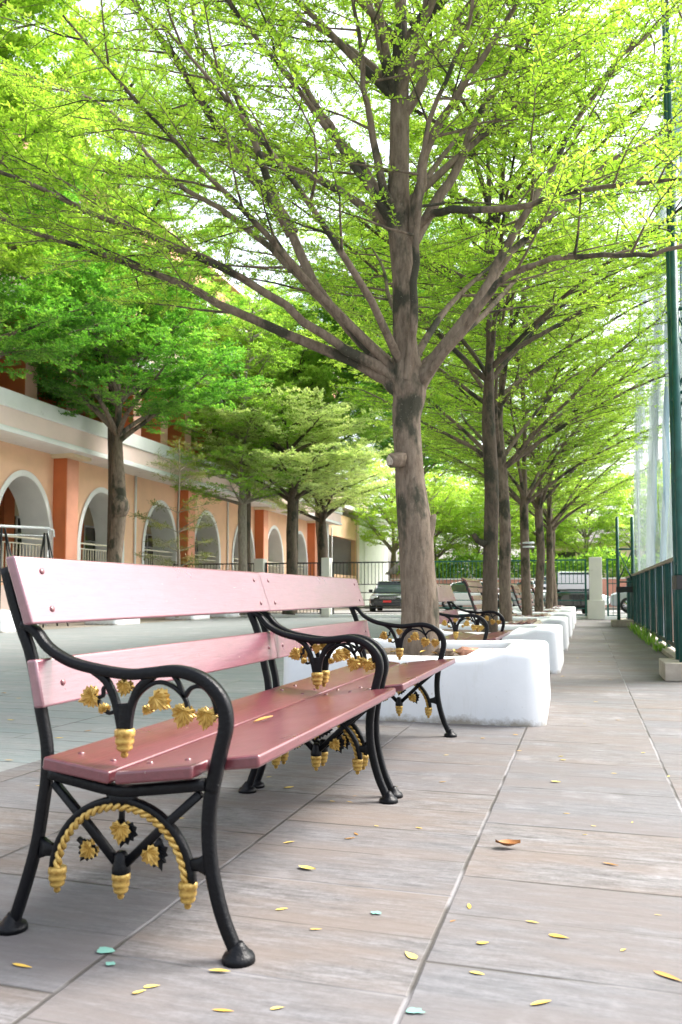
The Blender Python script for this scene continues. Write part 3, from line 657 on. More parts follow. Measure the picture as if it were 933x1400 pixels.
def generic(seed, fork=2.7, r0=.10, tiers=((0, 7, 4.1, 44), (1.0, 6, 3.9, 42), (1.9, 6, 3.4, 40), (2.8, 6, 2.8, 40), (3.7, 5, 2.2, 42), (4.6, 4, 1.5, 45)), lean=.1, flat=.33, lump=.06, twin=False, **kw):
    t = Tree(seed, nsides=(8, 5, 3, 3), **kw); r = t.r
    hgt = fork + tiers[-1][0] + .5; n = 9
    ln = r.uniform(0, 6.28); pts = [Vector((lean * math.sin(PI * k / n * 1.3) * math.cos(ln) + r.gauss(0, .02), lean * math.sin(PI * k / n * 1.3) * math.sin(ln) + r.gauss(0, .02), hgt * k / n)) for k in range(n + 1)]
    pts[0] = Vector((0, 0, .1)); 
    rad = [r0 * (1.2 if k == 0 else 1) * (1 if pts[k].z < fork else max(.1, .62 * (1 - (pts[k].z - fork) / (hgt - fork)))) for k in range(n + 1)]
    sp = limb_trunk(t, pts, rad, 12, lump, seed)
    def at(z): return min(sp, key=lambda p: abs(p.z - z)).copy()
    t.at = at
    for dz, c, L, el in tiers:
        a0 = r.uniform(0, 360)
        for k in range(c):
            a = math.radians(a0 + 360 * k / c + r.uniform(-18, 18)); e = math.radians(el + r.uniform(-8, 10))
            t.branch(at(fork + dz + r.uniform(-.08, .15)), (math.cos(a) * math.cos(e), math.sin(a) * math.cos(e), math.sin(e)), L * r.uniform(.85, 1.1), r0 * .42, 0, flat)
    return t
RG = 'shade trees in the planter row'
ROWKW = dict(ros=.075, leafk=7, leaf=.055, l1=1.35, l2=.48, step1=.19, step2=.13, kill=.12)
g2 = finish(generic(21, 3.3, .078, lean=.05, lump=.09, **ROWKW), 'shade_tree', (-1.04, TY[1], 0), 'slim dark trunked tree with a knot stub, in the second planter', RG, 'bark_dark', 'leaf_lime')
m = MB(); m.tube([(-.03, -.04, 1.38), (-.13, -.05, 1.43), (-.17, -.05, 1.50)], [.045, .034, .03], 8); m.build('pruned_stub', M['bark_dark'], g2)
g3 = finish(generic(33, 2.75, .095, lean=.06, **ROWKW), 'shade_tree', (-1.17, TY[2], 0), 'tree whose brown trunk forks in a wide V, in the third planter', RG, 'bark', 'leaf_lime')
g4 = finish(generic(47, 2.55, .09, lean=.08, **ROWKW), 'shade_tree', (-1.08, TY[3], 0), 'tree with pale paint bands on its trunk, in the fourth planter', RG, 'bark', 'leaf_lime')
m = MB()
for z in (1.72, 1.80): m.lathe([(.108, z), (.116, z + .005), (.116, z + .03), (.108, z + .035)], (.03, 0, 0), 14)
bandp = m.build('trunk_band', M['white_steel'], g4)
for k, (src, lbl) in enumerate([(g3, 'tree in the fifth planter of the row'), (g4, 'tree in the sixth planter of the row'), (g3, 'tree at the far end of the planter row, before the gate')]):
    c = empty('shade_tree', ((-1.03, -.98, -.95)[k], TY[3] + 3.35 * (k + 1), 0), (1.9, 3.6, 5.0)[k], lbl, 'tree', RG)
    for ch in src.children:
        if ch.name.startswith('trunk_band'): continue
        d = ch.copy(); COL.objects.link(d); d.parent = c

# trees of the left border
LG = 'trees before the school building'
LK = dict(ros=.085, leafk=8, leaf=.10, l1=1.8, l2=.6, step1=.21, step2=.14, kill=.0)
big_t = ((0, 7, 4.2, 44), (1.0, 6, 4.0, 38), (2.0, 6, 3.4, 36), (2.9, 5, 2.7, 36), (3.7, 4, 1.8, 36))
gla = generic(52, 5.0, .185, tiers=big_t, lump=.05, lean=.1, **LK)
la = finish(gla, 'border_tree', (-12.2, 19.45, 0), 'deep green tree with a burr half way up its trunk, before the orange arcade pillar', LG, 'bark', 'leaf_deep')
m = MB(); m.lathe([(.12, 2.85), (.20, 2.98), (.25, 3.12), (.24, 3.26), (.19, 3.4), (.12, 3.52)], (gla.at(3.2).x + .03, gla.at(3.2).y - .03, 0), 12); m.build('burr', M['bark'], la)
c = copy_tree(la); c.location = (-12.4, 13.2, .2); c.rotation_euler = (0, 0, 1.0); c['label'] = 'deep green tree whose branches reach in at the left edge, its trunk out of sight'
for ch in list(c.children):
    if ch.name.startswith('burr'): bpy.data.objects.remove(ch)
finish(generic(58, 5.6, .2, tiers=((0, 7, 4.4, 46), (1.2, 7, 4.2, 42), (2.4, 6, 3.8, 40), (3.6, 6, 3.0, 40), (4.6, 5, 2.2, 40)), lump=.05, lean=.1, **LK), 'border_tree', (-10.6, 10.2, 0), 'tall yellow green crown high at the upper left, its trunk out of sight', LG, 'bark', 'leaf_lime')
l2 = finish(generic(61, 3.9, .16, tiers=((0, 4, 2.3, 25), (.8, 5, 2.4, 25), (1.6, 5, 2.2, 25), (2.4, 5, 1.9, 28), (3.1, 4, 1.9, 30), (3.9, 5, 2.2, 30), (4.8, 5, 2.0, 32), (5.8, 4, 1.6, 34), (6.8, 4, 1.1, 36)), lean=.12, flat=.15, **dict(LK, kill=.5)), 'border_tree', (-11.3, 26.3, 0), 'pale trunked tree with open layered branches, left of the gate pillars', LG, 'bark_pale', 'leaf_mid')
l3 = finish(generic(66, 4.0, .19, tiers=((0, 6, 3.0, 35), (.9, 6, 2.9, 30), (1.7, 6, 2.9, 30), (2.5, 5, 2.4, 30)), lean=.12, flat=.2, **dict(LK, kill=.25)), 'border_tree', (-9.95, 27.0, 0), 'dark slim trunk with pale green crown just in front of the gate between the pillars', LG, 'bark_dark', 'leaf_pale')
BT = 'trees beyond the green fence'
l4 = finish(generic(71, 4.0, .24, tiers=((0, 7, 3.4, 42), (.9, 6, 3.2, 35), (1.8, 6, 3.2, 34), (2.7, 5, 2.6, 34)), lean=.1, flat=.25, **dict(LK, kill=.35)), 'border_tree', (-11.1, 34.5, 0), 'pale green tree with a stout forked trunk behind the second gate pillar', BT, 'bark_dark', 'leaf_pale')
for (x, y, s, rz, lbl, g) in [(-6.35, 31.8, 1.45, 2.2, 'broad deep green tree beyond the fence whose trunk is hidden by the big trunk', BT), (-12.9, 40, 1.5, 4.0, 'tall deep green tree beside the far end of the school', BT), (-9.5, 47.5, 1.35, 5.2, 'tall deep green tree rising left of the big trunk beyond the road', BT)]:
    c = empty('border_tree', (x, y, 0), rz, lbl, 'tree', g); c.scale = (s * .9, s * .9, s * 1.08)
    for ch in la.children:
        if ch.name.startswith('burr'): continue
        d = ch.copy(); COL.objects.link(d); d.parent = c
tall = ((0, 7, 4.4, 36), (1.1, 7, 4.4, 34), (2.2, 6, 4.0, 34), (3.3, 6, 3.6, 34), (4.4, 6, 3.0, 36), (5.5, 5, 2.4, 38), (6.5, 4, 1.6, 40))
lt = finish(generic(77, 5.6, .18, tiers=tall, lean=.1, flat=.22, **dict(LK, kill=.2)), 'border_tree', (-13.1, 30.6, 0), 'tall fresh green crown above the arches, its trunk hidden by the pale trunked tree', BT, 'bark_dark', 'leaf_mid')
c = copy_tree(lt); c.location = (-11.5, 31.6, -.2); c.rotation_euler = (0, 0, 2.4); c['label'] = 'tall fresh green crown above the gate, its trunk hidden by the slim dark trunk'
c = copy_tree(lt); c.location = (-13.05, 20.75, 0); c.scale = (.85, .85, 1.3); c.rotation_euler = (0, 0, 4.1); c['label'] = 'tall fresh green crown above the first arches, its trunk behind the tree with the burr'; c['group'] = LG
# small feathery tree
t = Tree(81, nsides=(6, 4, 3, 3), ros=.09, leafk=6, leaf=.17, l1=.8, l2=.35, kill=.25, step1=.3, step2=.22)
limb_trunk(t, [Vector((0, 0, .1)), Vector((.05, 0, 1.5)), Vector((-.02, .03, 3)), Vector((.03, 0, 4.4)), Vector((0, 0, 5.6))], [.06, .05, .04, .025, .01], 7, .04, 4)
for z, n_, L in ((1.6, 4, 1.2), (2.1, 3, 1.1), (2.7, 4, 1.3), (3.3, 3, 1.0), (4.2, 3, .8), (4.6, 4, .9), (5.1, 3, .7)):
    for k in range(n_):
        a = 6.28 * k / n_ + t.r.uniform(0, 2); e = .5; t.branch((0, 0, z), (math.cos(a) * math.cos(e), math.sin(a) * math.cos(e), math.sin(e)), L, .013, 0, 0)
finish(t, 'feathery_tree', (-11.95, 22.6, 0), 'small thin tree with feathery narrow olive leaves before the arches', None, 'bark_pale', 'leaf_olive', .1, .13)
# far trees beyond the road and beyond the sports court
FK = dict(ros=.15, leafk=7, leaf=.17, l1=2.1, l2=.8, step1=.32, step2=.24, kill=.3)
f1 = finish(generic(91, 2.8, .16, tiers=((0, 7, 3.4, 48), (1.3, 7, 3.2, 48), (2.6, 6, 2.7, 46), (3.8, 5, 1.9, 50)), flat=.6, lean=.2, **FK), 'background_tree', (-9, 50, 0), 'bright pale green tree beyond the road, just left of the big trunk', BT, 'bark_pale', 'leaf_far')
f2 = finish(generic(97, 3.4, .15, tiers=((0, 6, 2.6, 55), (1.3, 6, 2.6, 50), (2.6, 5, 2.2, 50), (4.0, 5, 1.6, 55)), flat=.7, lean=.25, **FK), 'background_tree', (-4.6, 49, 0), 'thin trunked bright tree beyond the road, just right of the big trunk', BT, 'bark_pale', 'leaf_far')
fl = [(-6.6, 53, 1.0, 1, 'bright tree in the gap behind the big trunk, beyond the terracotta wall'), (-2.6, 52, 1.0, 2, 'bright tree beyond the wall between the second and third row trunks'), (.2, 51, .95, 3, 'bright tree beyond the wall behind the far row trunks'), (3.0, 54, 1.05, 4, 'bright tree beyond the road behind the white gate pillar'), (-13, 56, 1.3, 5, 'bright tree beyond the road at the far end of the school'), (7, 52, 1.1, 2.5, 'bright tree beyond the road behind the second green tower'), (-3.5, 58, 1.35, .5, 'tall bright tree far beyond the road'), (-11, 62, 1.5, 1.5, 'tallest far tree above the end of the school')]
for i, (x, y, s, rz, lbl) in enumerate(fl):
    src = (f1, f2)[i % 2]; c = copy_tree(src); c.location = (x, y, 0); c.rotation_euler = (0, 0, rz); c.scale = (s, s, s * random.uniform(.9, 1.1)); c['label'] = lbl
CG = 'trees beside the sports court'
for i, (x, y, s, rz, lbl) in enumerate([(5.2, 29.5, .7, 1, 'low bright tree seen through the net beyond the court'), (6.4, 22, .62, 2, 'yellow green tree seen through the net near the tall green tower'), (3.8, 34, .75, 3, 'bright tree seen through the far end of the net')]):
    c = copy_tree((f1, f2)[i % 2]); c.location = (x, y, 0); c.rotation_euler = (0, 0, rz); c.scale = (s, s, s); c['label'] = lbl; c['group'] = CG

# ------------------------------------------------------------------ hedge beyond the road
def hedge(name, x0, x1, y, z0, z1, n, leaf, mat, label, cat='hedge'):
    q = np.random.default_rng(5); P = np.stack([q.uniform(x0, x1, n), y + q.normal(0, .35, n), z0 + (z1 - z0) * q.random(n) ** .8 * (1 + .12 * np.sin(q.uniform(x0, x1, n) * 3))], 1)
    P[:, 2] += .25 * np.sin(P[:, 0] * 1.7) * (P[:, 2] - z0) / (z1 - z0)
    az = q.uniform(0, 6.28, n); el = q.normal(.2, .6, n); L = leaf * q.uniform(.6, 1.2, n)
    d = np.stack([np.cos(az) * np.cos(el), np.sin(az) * np.cos(el), np.sin(el)], 1); s_ = np.stack([-np.sin(az), np.cos(az), q.normal(0, .6, n)], 1)
    V = np.stack([P, P + d * (L * .6)[:, None] + s_ * (L * .3)[:, None], P + d * L[:, None], P + d * (L * .6)[:, None] - s_ * (L * .3)[:, None]], 1).reshape(-1, 3).astype(np.float32)
    tone = np.clip(.5 + .25 * np.sin(P[:, 0] * 2) * np.sin(P[:, 2] * 3) + q.normal(0, .15, n), 0, 1).astype(np.float32)
    o = link(bpy.data.objects.new(name, leaf_mesh(name, V, tone, M[mat]))); return tag(o, label, cat)
hedge('hedge', -10.5, 9, 47.6, 1.4, 2.95, 16000, .22, 'leaf_mid', 'long green hedge growing over the terracotta wall beyond the road')
m = MB(); m.box(-10.8, 12, 46.6, 46.85, 0, 1.62); bw = m.build('garden_wall', M['terracotta']); tag(bw, 'long low terracotta wall beyond the road and parked cars', 'wall')
m = MB(); m.box(-10.85, 12.05, 46.55, 46.9, 1.62, 1.70); m.build('coping', M['pillar_white'], bw)
# small house beyond the wall
hs_ = empty('house', (-9.4, 51, 0), 0, 'low house with a dark pitched roof beyond the terracotta wall', 'house')
m = MB(); m.box(-2.4, 1.0, 0, 4, 0, 2.1); m.build('wall', M['pink'], hs_)
m = MB(); m.add([(-2.8, -.4, 2.05), (1.4, -.4, 2.05), (1.4, 4.4, 2.05), (-2.8, 4.4, 2.05), (-2.2, 2, 3.1), (.8, 2, 3.1)], [(0, 1, 5, 4), (2, 3, 4, 5), (0, 4, 3), (1, 2, 5), (3, 2, 1, 0)]); m.build('roof', M['tile_roof'], hs_)
hs2 = empty('house', (2.5, 60, 0), 0, 'pale pink two storey house far beyond the road', 'house')
m = MB(); m.box(-6, 5, 0, 7, 0, 4.4); m.build('wall', M['pink'], hs2)
m = MB(); m.add([(-6.5, -.5, 4.35), (5.5, -.5, 4.35), (5.5, 7.5, 4.35), (-6.5, 7.5, 4.35), (-5, 3.5, 6.2), (4, 3.5, 6.2)], [(0, 1, 5, 4), (2, 3, 4, 5), (0, 4, 3), (1, 2, 5), (3, 2, 1, 0)]); m.build('roof', M['tile_roof'], hs2)
for x in (-4.5, -1.5, 1.5):
    m = MB(); m.box(x, x + 1.4, -.06, .04, 2.6, 3.8); m.build('window', M['glass'], hs2)

# ------------------------------------------------------------------ cars
def car(loc, rz, paint, label, plate='red_plate', suv=False, grp='cars parked beyond the fence'):
    root = empty('parked_car', loc, rz, label, 'car', grp)
    hgt = 1.72 if suv else 1.45; bl = .98 if suv else .90
    st = [(-2.25, .62, .34, .60), (-2.18, .78, .28, .68), (-1.9, .86, .24, .78), (-1.3, .89, .24, .86), (-.8, .90, .24, bl), (.2, .90, .24, bl + .02), (1.3, .90, .24, bl + .04), (1.9, .87, .26, bl), (2.2, .80, .32, bl - .08), (2.27, .68, .4, bl - .2)]
    def sec(y, hw, z0, z1): 
        return [(-hw * .92, y, z0), (-hw, y, z0 + .12), (-hw, y, (z0 + z1) / 2), (-hw * .96, y, z1 - .08), (-hw * .84, y, z1), (-hw * .4, y, z1 + .02), (hw * .4, y, z1 + .02), (hw * .84, y, z1), (hw * .96, y, z1 - .08), (hw, y, (z0 + z1) / 2), (hw, y, z0 + .12), (hw * .92, y, z0)]
    def loft(secs, name, mat, par=root):
        n = len(secs[0]); m = MB(); vs = [p for s_ in secs for p in s_]
        m.add(vs, [(a * n + k, a * n + (k + 1) % n, (a + 1) * n + (k + 1) % n, (a + 1) * n + k) for a in range(len(secs) - 1) for k in range(n)] + [tuple(range(n)), tuple(len(vs) - 1 - k for k in range(n))], True)
        o = m.build(name, mat, par); o.data.set_sharp_from_angle(angle=math.radians(38)); return o
    body = loft([sec(*a) for a in st], 'body', M[paint])
    cab = [(-1.0, .78, .80, bl + .0), (-.35, .62, .66, hgt - .06), (.1, .60, .64, hgt - .03), (.9, .60, .64, hgt - .04), (1.25, .62, .66, hgt - .12), (1.85 if not suv else 2.05, .76, .78, bl + .02)]
    def cs(y, ht, hb, z): return [(-.80, y, bl - .03), (-ht - .01, y, z), (ht + .01, y, z), (.80, y, bl - .03)]
    loft([cs(*a) for a in cab], 'windows', M['carglass'])
    loft([[(-.60, y, z + .008), (-.54, y, z + .035), (.54, y, z + .035), (.60, y, z + .008)] for y, z in ((-.38, hgt - .07), (.1, hgt - .035), (.9, hgt - .045), (1.25, hgt - .12))], 'roof', M[paint])
    for s_ in (-1, 1):
        m = MB(); m.tube([(s_ * .78, -1.02, bl - .02), (s_ * .615, -.36, hgt - .05)], .035, 6); m.tube([(s_ * .615, 1.22, hgt - .1), (s_ * .76, 1.86, bl)], .04, 6); m.build('pillar', M[paint], root)
        m = MB(); m.box(s_ * .62 - .17, s_ * .62 + .17, -2.215, -2.12, .58, .72); m.build('headlight', M['lamp'], root, .02)
        m = MB(); m.box(s_ * .96 - .09, s_ * .96 + .09, -.78, -.68, bl + .0, bl + .13); m.build('wing_mirror', M[paint], root, .02)
        for y in (-1.38, 1.42):
            wv = MB(); wv.tube([(s_ * .66, y, .33), (s_ * .90, y, .33)], .33, 20); wh = wv.build('wheel', M['rubber'], root)
            rm = MB(); rm.tube([(s_ * .88, y, .33), (s_ * .915, y, .33)], .21, 16); rm.build('rim', M['chrome'], wh)
    m = MB(); m.box(-.38, .38, -2.27, -2.2, .50, .70); gr = m.build('grille', M['dark'], root, .02)
    for z in (.54, .60, .66):
        m = MB(); m.box(-.36, .36, -2.285, -2.272, z - .008, z + .008); m.build('grille_bar', M['chrome'], gr)
    m = MB(); m.box(-.62, .62, -2.265, -2.19, .28, .42); m.build('lower_intake', M['dark'], root, .02)
    m = MB(); m.box(-.19, .19, -2.305, -2.288, .43, .55); m.build('license_plate', M[plate], root)
    return root
car((-8.9, 38.6, 0), .12, 'car_black', 'black saloon with a red number plate, left of the big trunk beyond the fence')
car((-5.1, 41.8, 0), 1.45, 'car_white', 'white car parked sideways, seen between the big trunk and the second tree')
car((-1.9, 38.8, 0), .5, 'car_silver', 'silver grey car seen between the third and fourth row trunks')
car((-.55, 33.8, 0), 3.3, 'car_black', 'dark high-backed car with a white plate just left of the white gate pillar', 'white_plate', True)
car((-1.1, 43.2, 0), 1.6, 'car_white', 'white car behind the dark one, left of the gate pillar', suv=True)
car((3.4, 37.8, 0), 1.2, 'car_silver', 'pale silver car seen through the narrow gate right of the white pillar')

# ------------------------------------------------------------------ fence and gates across the end
def fence(x0, x1, mat, label, y=27.9, ztop=1.95, zlow=1.17, zb=.14, step=.125, lower=(.88, .62, .36), full=False, group=None, name='metal_fence', posts=True):
    root = empty(name, (x0, y, 0), 0, label, 'gate' if 'gate' in name else 'fence', group); L = x1 - x0
    m = MB(); m.box(0, L, -.022, .022, ztop - .045, ztop); m.build('top_rail', M[mat], root)
    n = int(L / step); k0 = 0
    m = MB()
    for k in range(1, n):
        x = L * k / n; m.box(x - .009, x + .009, -.009, .009, (zb if full else zlow), ztop - .046)
    m.build('bars', M[mat], root)
    for z in ([zlow] + ([] if full else list(lower)) + [zb]):
        m = MB(); m.box(.0, L, -.016, .016, z - .03, z - .001); m.build('cross_rail', M[mat], root)
    np_ = max(1, round(L / 2.4)) if posts else 1
    for k in range(np_ + 1):
        x = L * k / np_; m = MB(); m.box(x - .03, x + .03, -.03, .03, .02, ztop + .01); m.build('post', M[mat], root)
    return root
PXS = [(-11.38, .17), (-8.83, .17)]
fence(-14.9, -11.62, 'black_rail', 'black railing between the school and the first white pillar', full=True)
fence(-11.15, -9.06, 'black_rail', 'black gate between the two white pillars on the left', full=True, name='metal_gate')
fence(-8.6, -5.5, 'black_rail', 'black barred fence running right from the second white pillar, before the black saloon')
fence(-5.42, .02, 'green_rail', 'long green barred fence behind the planter row')
fence(.70, 1.02, 'green_steel', 'narrow green gate leaf right of the white gate pillar', full=True, name='metal_gate', posts=False)
def pillar(x, w, h, label, y=27.9, base=True, d=.4):
    root = empty('concrete_pillar', (x, y, 0), 0, label, 'pillar')
    m = MB(); m.box(-w / 2, w / 2, -d / 2, d / 2, 0, h); m.build('shaft', M['pillar_white'], root, .012)
    if base: m = MB(); m.box(-w / 2 - .07, w / 2 + .07, -d / 2 - .07, d / 2 + .07, 0, .62); m.build('base', M['pillar_white'], root, .012)
    return root
pillar(.33, .40, 2.0, 'white gate pillar with a thicker base at the end of the path', 27.75)
pillar(-11.38, .36, 2.1, 'white gate pillar left of the black gate', base=False)
pillar(-8.83, .30, 2.1, 'white gate pillar right of the black gate', base=False)

# ------------------------------------------------------------------ sports fence, towers, net
root = empty('court_fence', (1.15, 8.6, 0), 0, 'dark green mesh fence with a top rail along the right of the path', 'fence')
Lf = 16.6
m = MB(); m.box(-.03, .03, 0, Lf, 1.26, 1.31); m.build('top_rail', M['concrete'], root, .005)
m = MB(); m.box(-.02, .02, 0, Lf, .10, .15); m.build('bottom_rail', M['black_rail'], root)
m = MB(); m.add([(.03, 0, .15), (.03, Lf, .15), (.03, Lf, 1.26), (.03, 0, 1.26)], [(0, 1, 2, 3)]); m.build('chain_link', M['chainlink'], root)
k = 0; y = .1
while y < Lf:
    m = MB(); m.box(-.03, .03, y - .035, y + .035, .0, 1.258); m.build('post', M['green_steel'], root)
    for q in (.46, .92):
        m = MB(); m.box(-.012, .012, y + q - .012, y + q + .012, .151, 1.258); m.build('bar', M['green_steel'], root)
    y += 1.38
TG = 'green lattice towers of the court net'
def tower(x, y, h, w, label, r=.042, up=0):
    root = empty('lattice_tower', (x, y, 0), 0, label, 'tower', TG)
    m = MB(); m.box(-.18, w + .16, -.16, w + .16, 0, .17); m.build('footing', M['concrete'], root, .01)
    for (a, b) in ((0, 0), (w, 0), (0, w), (w, w)):
        mm = MB(); mm.tube([(a, b, .17), (a, b, h)], r, 14); mm.build('leg', M['green_steel'], root)
        if up: mm = MB(); mm.tube([(a, b, h + .005), (a, b, h + .03)], r * 1.35, 12); mm.tube([(a, b, h + .031), (a, b, up)], .020, 10); mm.build('upper_mast', M['green_steel'], root)
    m = MB(); z = 1.12; st = .825
    cs = [(0, 0), (w, 0), (w, w), (0, w)]
    while z < h:
        for i in range(4):
            a, b = cs[i], cs[(i + 1) % 4]
            m.tube([(a[0], a[1], z), (b[0], b[1], z)], .018, 6)
            if z + st < h:
                m.tube([(a[0], a[1], z), ((a[0] + b[0]) / 2, (a[1] + b[1]) / 2, z + st / 2), (b[0], b[1], z)], .016, 6)
                m.tube([(a[0], a[1], z + st), ((a[0] + b[0]) / 2, (a[1] + b[1]) / 2, z + st / 2), (b[0], b[1], z + st)], .013, 6)
        z += st
    m.build('bracing', M['green_steel'], root)
    m = MB(); m.box(-.05, w + .05, -.05, w + .05, .86, 1.0); m.build('collar', M['black_rail'], root, .006); return root
tower(.885, 8.45, 4.32, .34, 'near green lattice tower at the right edge, on a concrete block', .037, 8.6)
tower(.80, 21.6, 2.75, .36, 'far green lattice tower at the end of the court fence', .035)
# the net
def netmesh(y0, y1, z0, z1, ny, nz, x0, f, name, mat, parent):
    vs = []; fs = []
    for j in range(nz + 1):
        for i in range(ny + 1):
            u = i / ny; v = j / nz; y_ = y0 + (y1 - y0) * u; z_ = z0 + (z1 - z0) * v; vs.append((x0 + f(y_, z_), y_, z_))
    for j in range(nz):
        for i in range(ny): a = j * (ny + 1) + i; fs.append((a, a + 1, a + ny + 2, a + ny + 1))
    m = MB(); m.add(vs, fs, True); return m.build(name, mat, parent)
nr_ = empty('sports_net', (1.30, 0, 0), 0, 'tall pale netting hanging in folds above the court fence', 'net')
netmesh(8.7, 21.4, 1.28, 8.3, 240, 30, 0, lambda y, z: .05 * math.sin(y * 9 + .8 * z) + .04 * math.sin(y * 17 - z * .6) + .08 * math.sin(y * 1.3 + z), 'netting', M['net'], nr_)
for (ya, za, yb, zb, wd) in ((16.4, 1.35, 12.6, 8.2, .55), (13.6, 1.5, 11.2, 8.2, .40), (18.6, 1.4, 15.2, 8.2, .35)):
    n = 40; m = MB(); vs = []; fs = []
    for j in range(n + 1):
        v = j / n; cy = ya + (yb - ya) * v + .18 * math.sin(v * 7 + ya); cz = za + (zb - za) * v; ww = wd * (.6 + .4 * math.sin(v * 9 + ya * 3) ** 2)
        for i in range(9): u = i / 8 - .5; vs.append((.10 + .05 * math.sin(i * 2.1 + j * .2), cy + u * ww, cz))
    for j in range(n):
        for i in range(8): a = j * 9 + i; fs.append((a, a + 1, a + 10, a + 9))
    m.add(vs, fs, True); m.build('gathered_fold', M['net_fold'], nr_)
m = MB(); m.tube([(0, 8.6, 8.32), (0, 15, 8.22), (0, 21.5, 8.32)], .012, 6); m.build('cable', M['black_rail'], nr_)
m = MB(); m.tube([(0, 21.55, 0), (0, 21.55, 8.32)], .022, 8); m.build('pole', M['white_steel'], nr_)

# ------------------------------------------------------------------ school building
bd = empty('school_building', (-15, 12, 0), 0, 'long pink and orange arcaded school building with white arches on the left', 'building')
def bp(name, mat, fn, bevel=0):
    m = MB(); fn(m); return m.build(name, M[mat], bd, bevel)
Y0 = 0.0; YA = -12.0     # children in local coordinates: x=0 is the arcade wall, y = world y - 12
FL, CE = 1.35, 4.93
AC = [19.3 - 12 + 3.85 * k for k in range(-3, 7)]; AW = 1.19; SPR = 2.25; AH = 4.12 - SPR
yend = 46.2 - 12
m = MB(); prev = -10.0
def arch_z(u, w=AW, h=AH): return SPR + h * math.sqrt(max(0, 1 - (u / w) ** 2))
for c in AC:
    m.box(-.28, 0, prev, c - AW, FL - .3, CE); n = 24
    for k in range(n):
        ua = -AW * math.cos(PI * k / n); ub = -AW * math.cos(PI * (k + 1) / n); za, zb = arch_z(ua), arch_z(ub)
        vs = [(x, c + u, z) for x in (-.28, 0) for u, z in ((ua, za), (ub, zb), (ub, CE), (ua, CE))]
        m.add(vs, [(0, 1, 2, 3), (7, 6, 5, 4), (0, 4, 5, 1), (3, 2, 6, 7)])
    m.box(-.28, 0, c - AW, c + AW, FL - .3, FL); prev = c + AW
m.box(-.28, 0, prev, yend, FL - .3, CE); m.build('wall', M['peach'], bd)
for c in AC:
    m = MB(); n = 28; ring = []
    us = [(-1, FL)] + [(-math.cos(PI * k / n), None) for k in range(n + 1)] + [(1, FL)]
    prof = [(.035, .16), (.05, .12), (.05, .02), (.035, -.012), (-.95, -.012), (-.95, .15)]
    vs = []
    for q, (u, zf) in enumerate(us):
        for (dx, off) in prof:
            w_, h_ = AW + off - .002, AH + off - .002
            if zf is None:
                th = math.acos(max(-1, min(1, -u))); vs.append((dx, c - w_ * math.cos(th), SPR + h_ * math.sin(th)))
            else: vs.append((dx, c + u * w_, zf))
    k_ = len(prof); fs = [(a * k_ + b, a * k_ + b + 1, (a + 1) * k_ + b + 1, (a + 1) * k_ + b) for a in range(len(us) - 1) for b in range(k_ - 1)]
    m.add(vs, fs, True); o = m.build('arch_trim', M['white_wall'], bd); o.data.set_sharp_from_angle(angle=math.radians(40))
bp('plinth', 'pink', lambda m: m.box(-3.2, .06, -10, yend, 0, FL - .3))
bp('corridor_floor', 'floor_in', lambda m: m.box(-3.2, -.281, -10, yend, FL - .3, FL - .02))
bp('corridor_wall', 'cream', lambda m: m.box(-3.5, -3.2, -10, yend, 0, CE))
for k in range(-2, 7):
    c = 19.3 - 12 + 3.85 * k + 1.0
    o = bp('window', 'glass', lambda m: m.box(-3.19, -3.15, c - 1.2, c + 1.2, 1.5, 3.4))
    m = MB()
    for yy in (-1.2, -.4, .4, 1.17): m.box(-3.149, -3.10, c + yy, c + yy + .06, 1.5, 3.4)
    m.box(-3.1485, -3.11, c - 1.2, c + 1.2, 3.35, 3.42); m.box(-3.1485, -3.11, c - 1.2, c + 1.2, 2.8, 2.85)
    m.build('frame', M['white_wall'], o)
for k in range(-2, 8):
    c = 19.3 - 12 + 3.85 * k + 2.85
    bp('inner_pilaster', 'orange', lambda m: m.box(-3.199, -2.75, c - .25, c + .25, FL, CE - .01))
    if k % 2 == 0:
        o = bp('door', 'green_rail', lambda m: m.box(-3.19, -3.12, c - 3.9 + .5, c - 3.9 + 1.2, FL, 3.4)) if k == 4 else None
for k in range(0, 6):
    y_ = 16.9 - 12 + 7.7 * k
    bp('downpipe', 'white_wall', lambda m: m.tube([(.05, y_ + .55, 0), (.05, y_ + .55, CE - .01)], .045, 8))
# railings in the arches
for c in AC:
    m = MB()
    m.box(-.17, -.12, c - AW, c + AW, 2.38, 2.43); m.box(-.165, -.125, c - AW, c + AW, 2.22, 2.25); m.box(-.165, -.125, c - AW, c + AW, 1.42, 1.45)
    for k in range(1, 17): y_ = c - AW + 2 * AW * k / 17; m.box(-.155, -.135, y_ - .012, y_ + .012, 1.451, 2.219)
    m.build('railing', M['rail_cream'], bd)
for k in range(-1, 4):
    y_ = 20.6 - 12 + 7.7 * k
    bp('pillar', 'orange', lambda m: m.box(-.01, .45, y_, y_ + .61, 0, CE - .12), .01)
    bp('pillar_cap', 'cream', lambda m: m.box(-.005, .8, y_ - .12, y_ + .73, CE - .119, CE - .003))
    m = MB(); m.box(.451, .462, y_ + .03, y_ + .58, 0, CE - .13); m.build('pillar_face', M['orange_light'], bd)
bp('slab_soffit', 'white_wall', lambda m: m.box(-3.5, 1.2, -10, yend + .2, CE, CE + .1))
bp('slab_edge', 'white_wall', lambda m: m.box(.9, 1.26, -10, yend + .25, CE - .06, CE + .06) or None, .02)
bp('parapet', 'pink', lambda m: m.box(1.0, 1.2, -10, yend + .2, CE + .103, 5.5))
bp('parapet_cap', 'white_wall', lambda m: m.box(.90, 1.27, -10, yend + .25, 5.5, 5.93), .02)
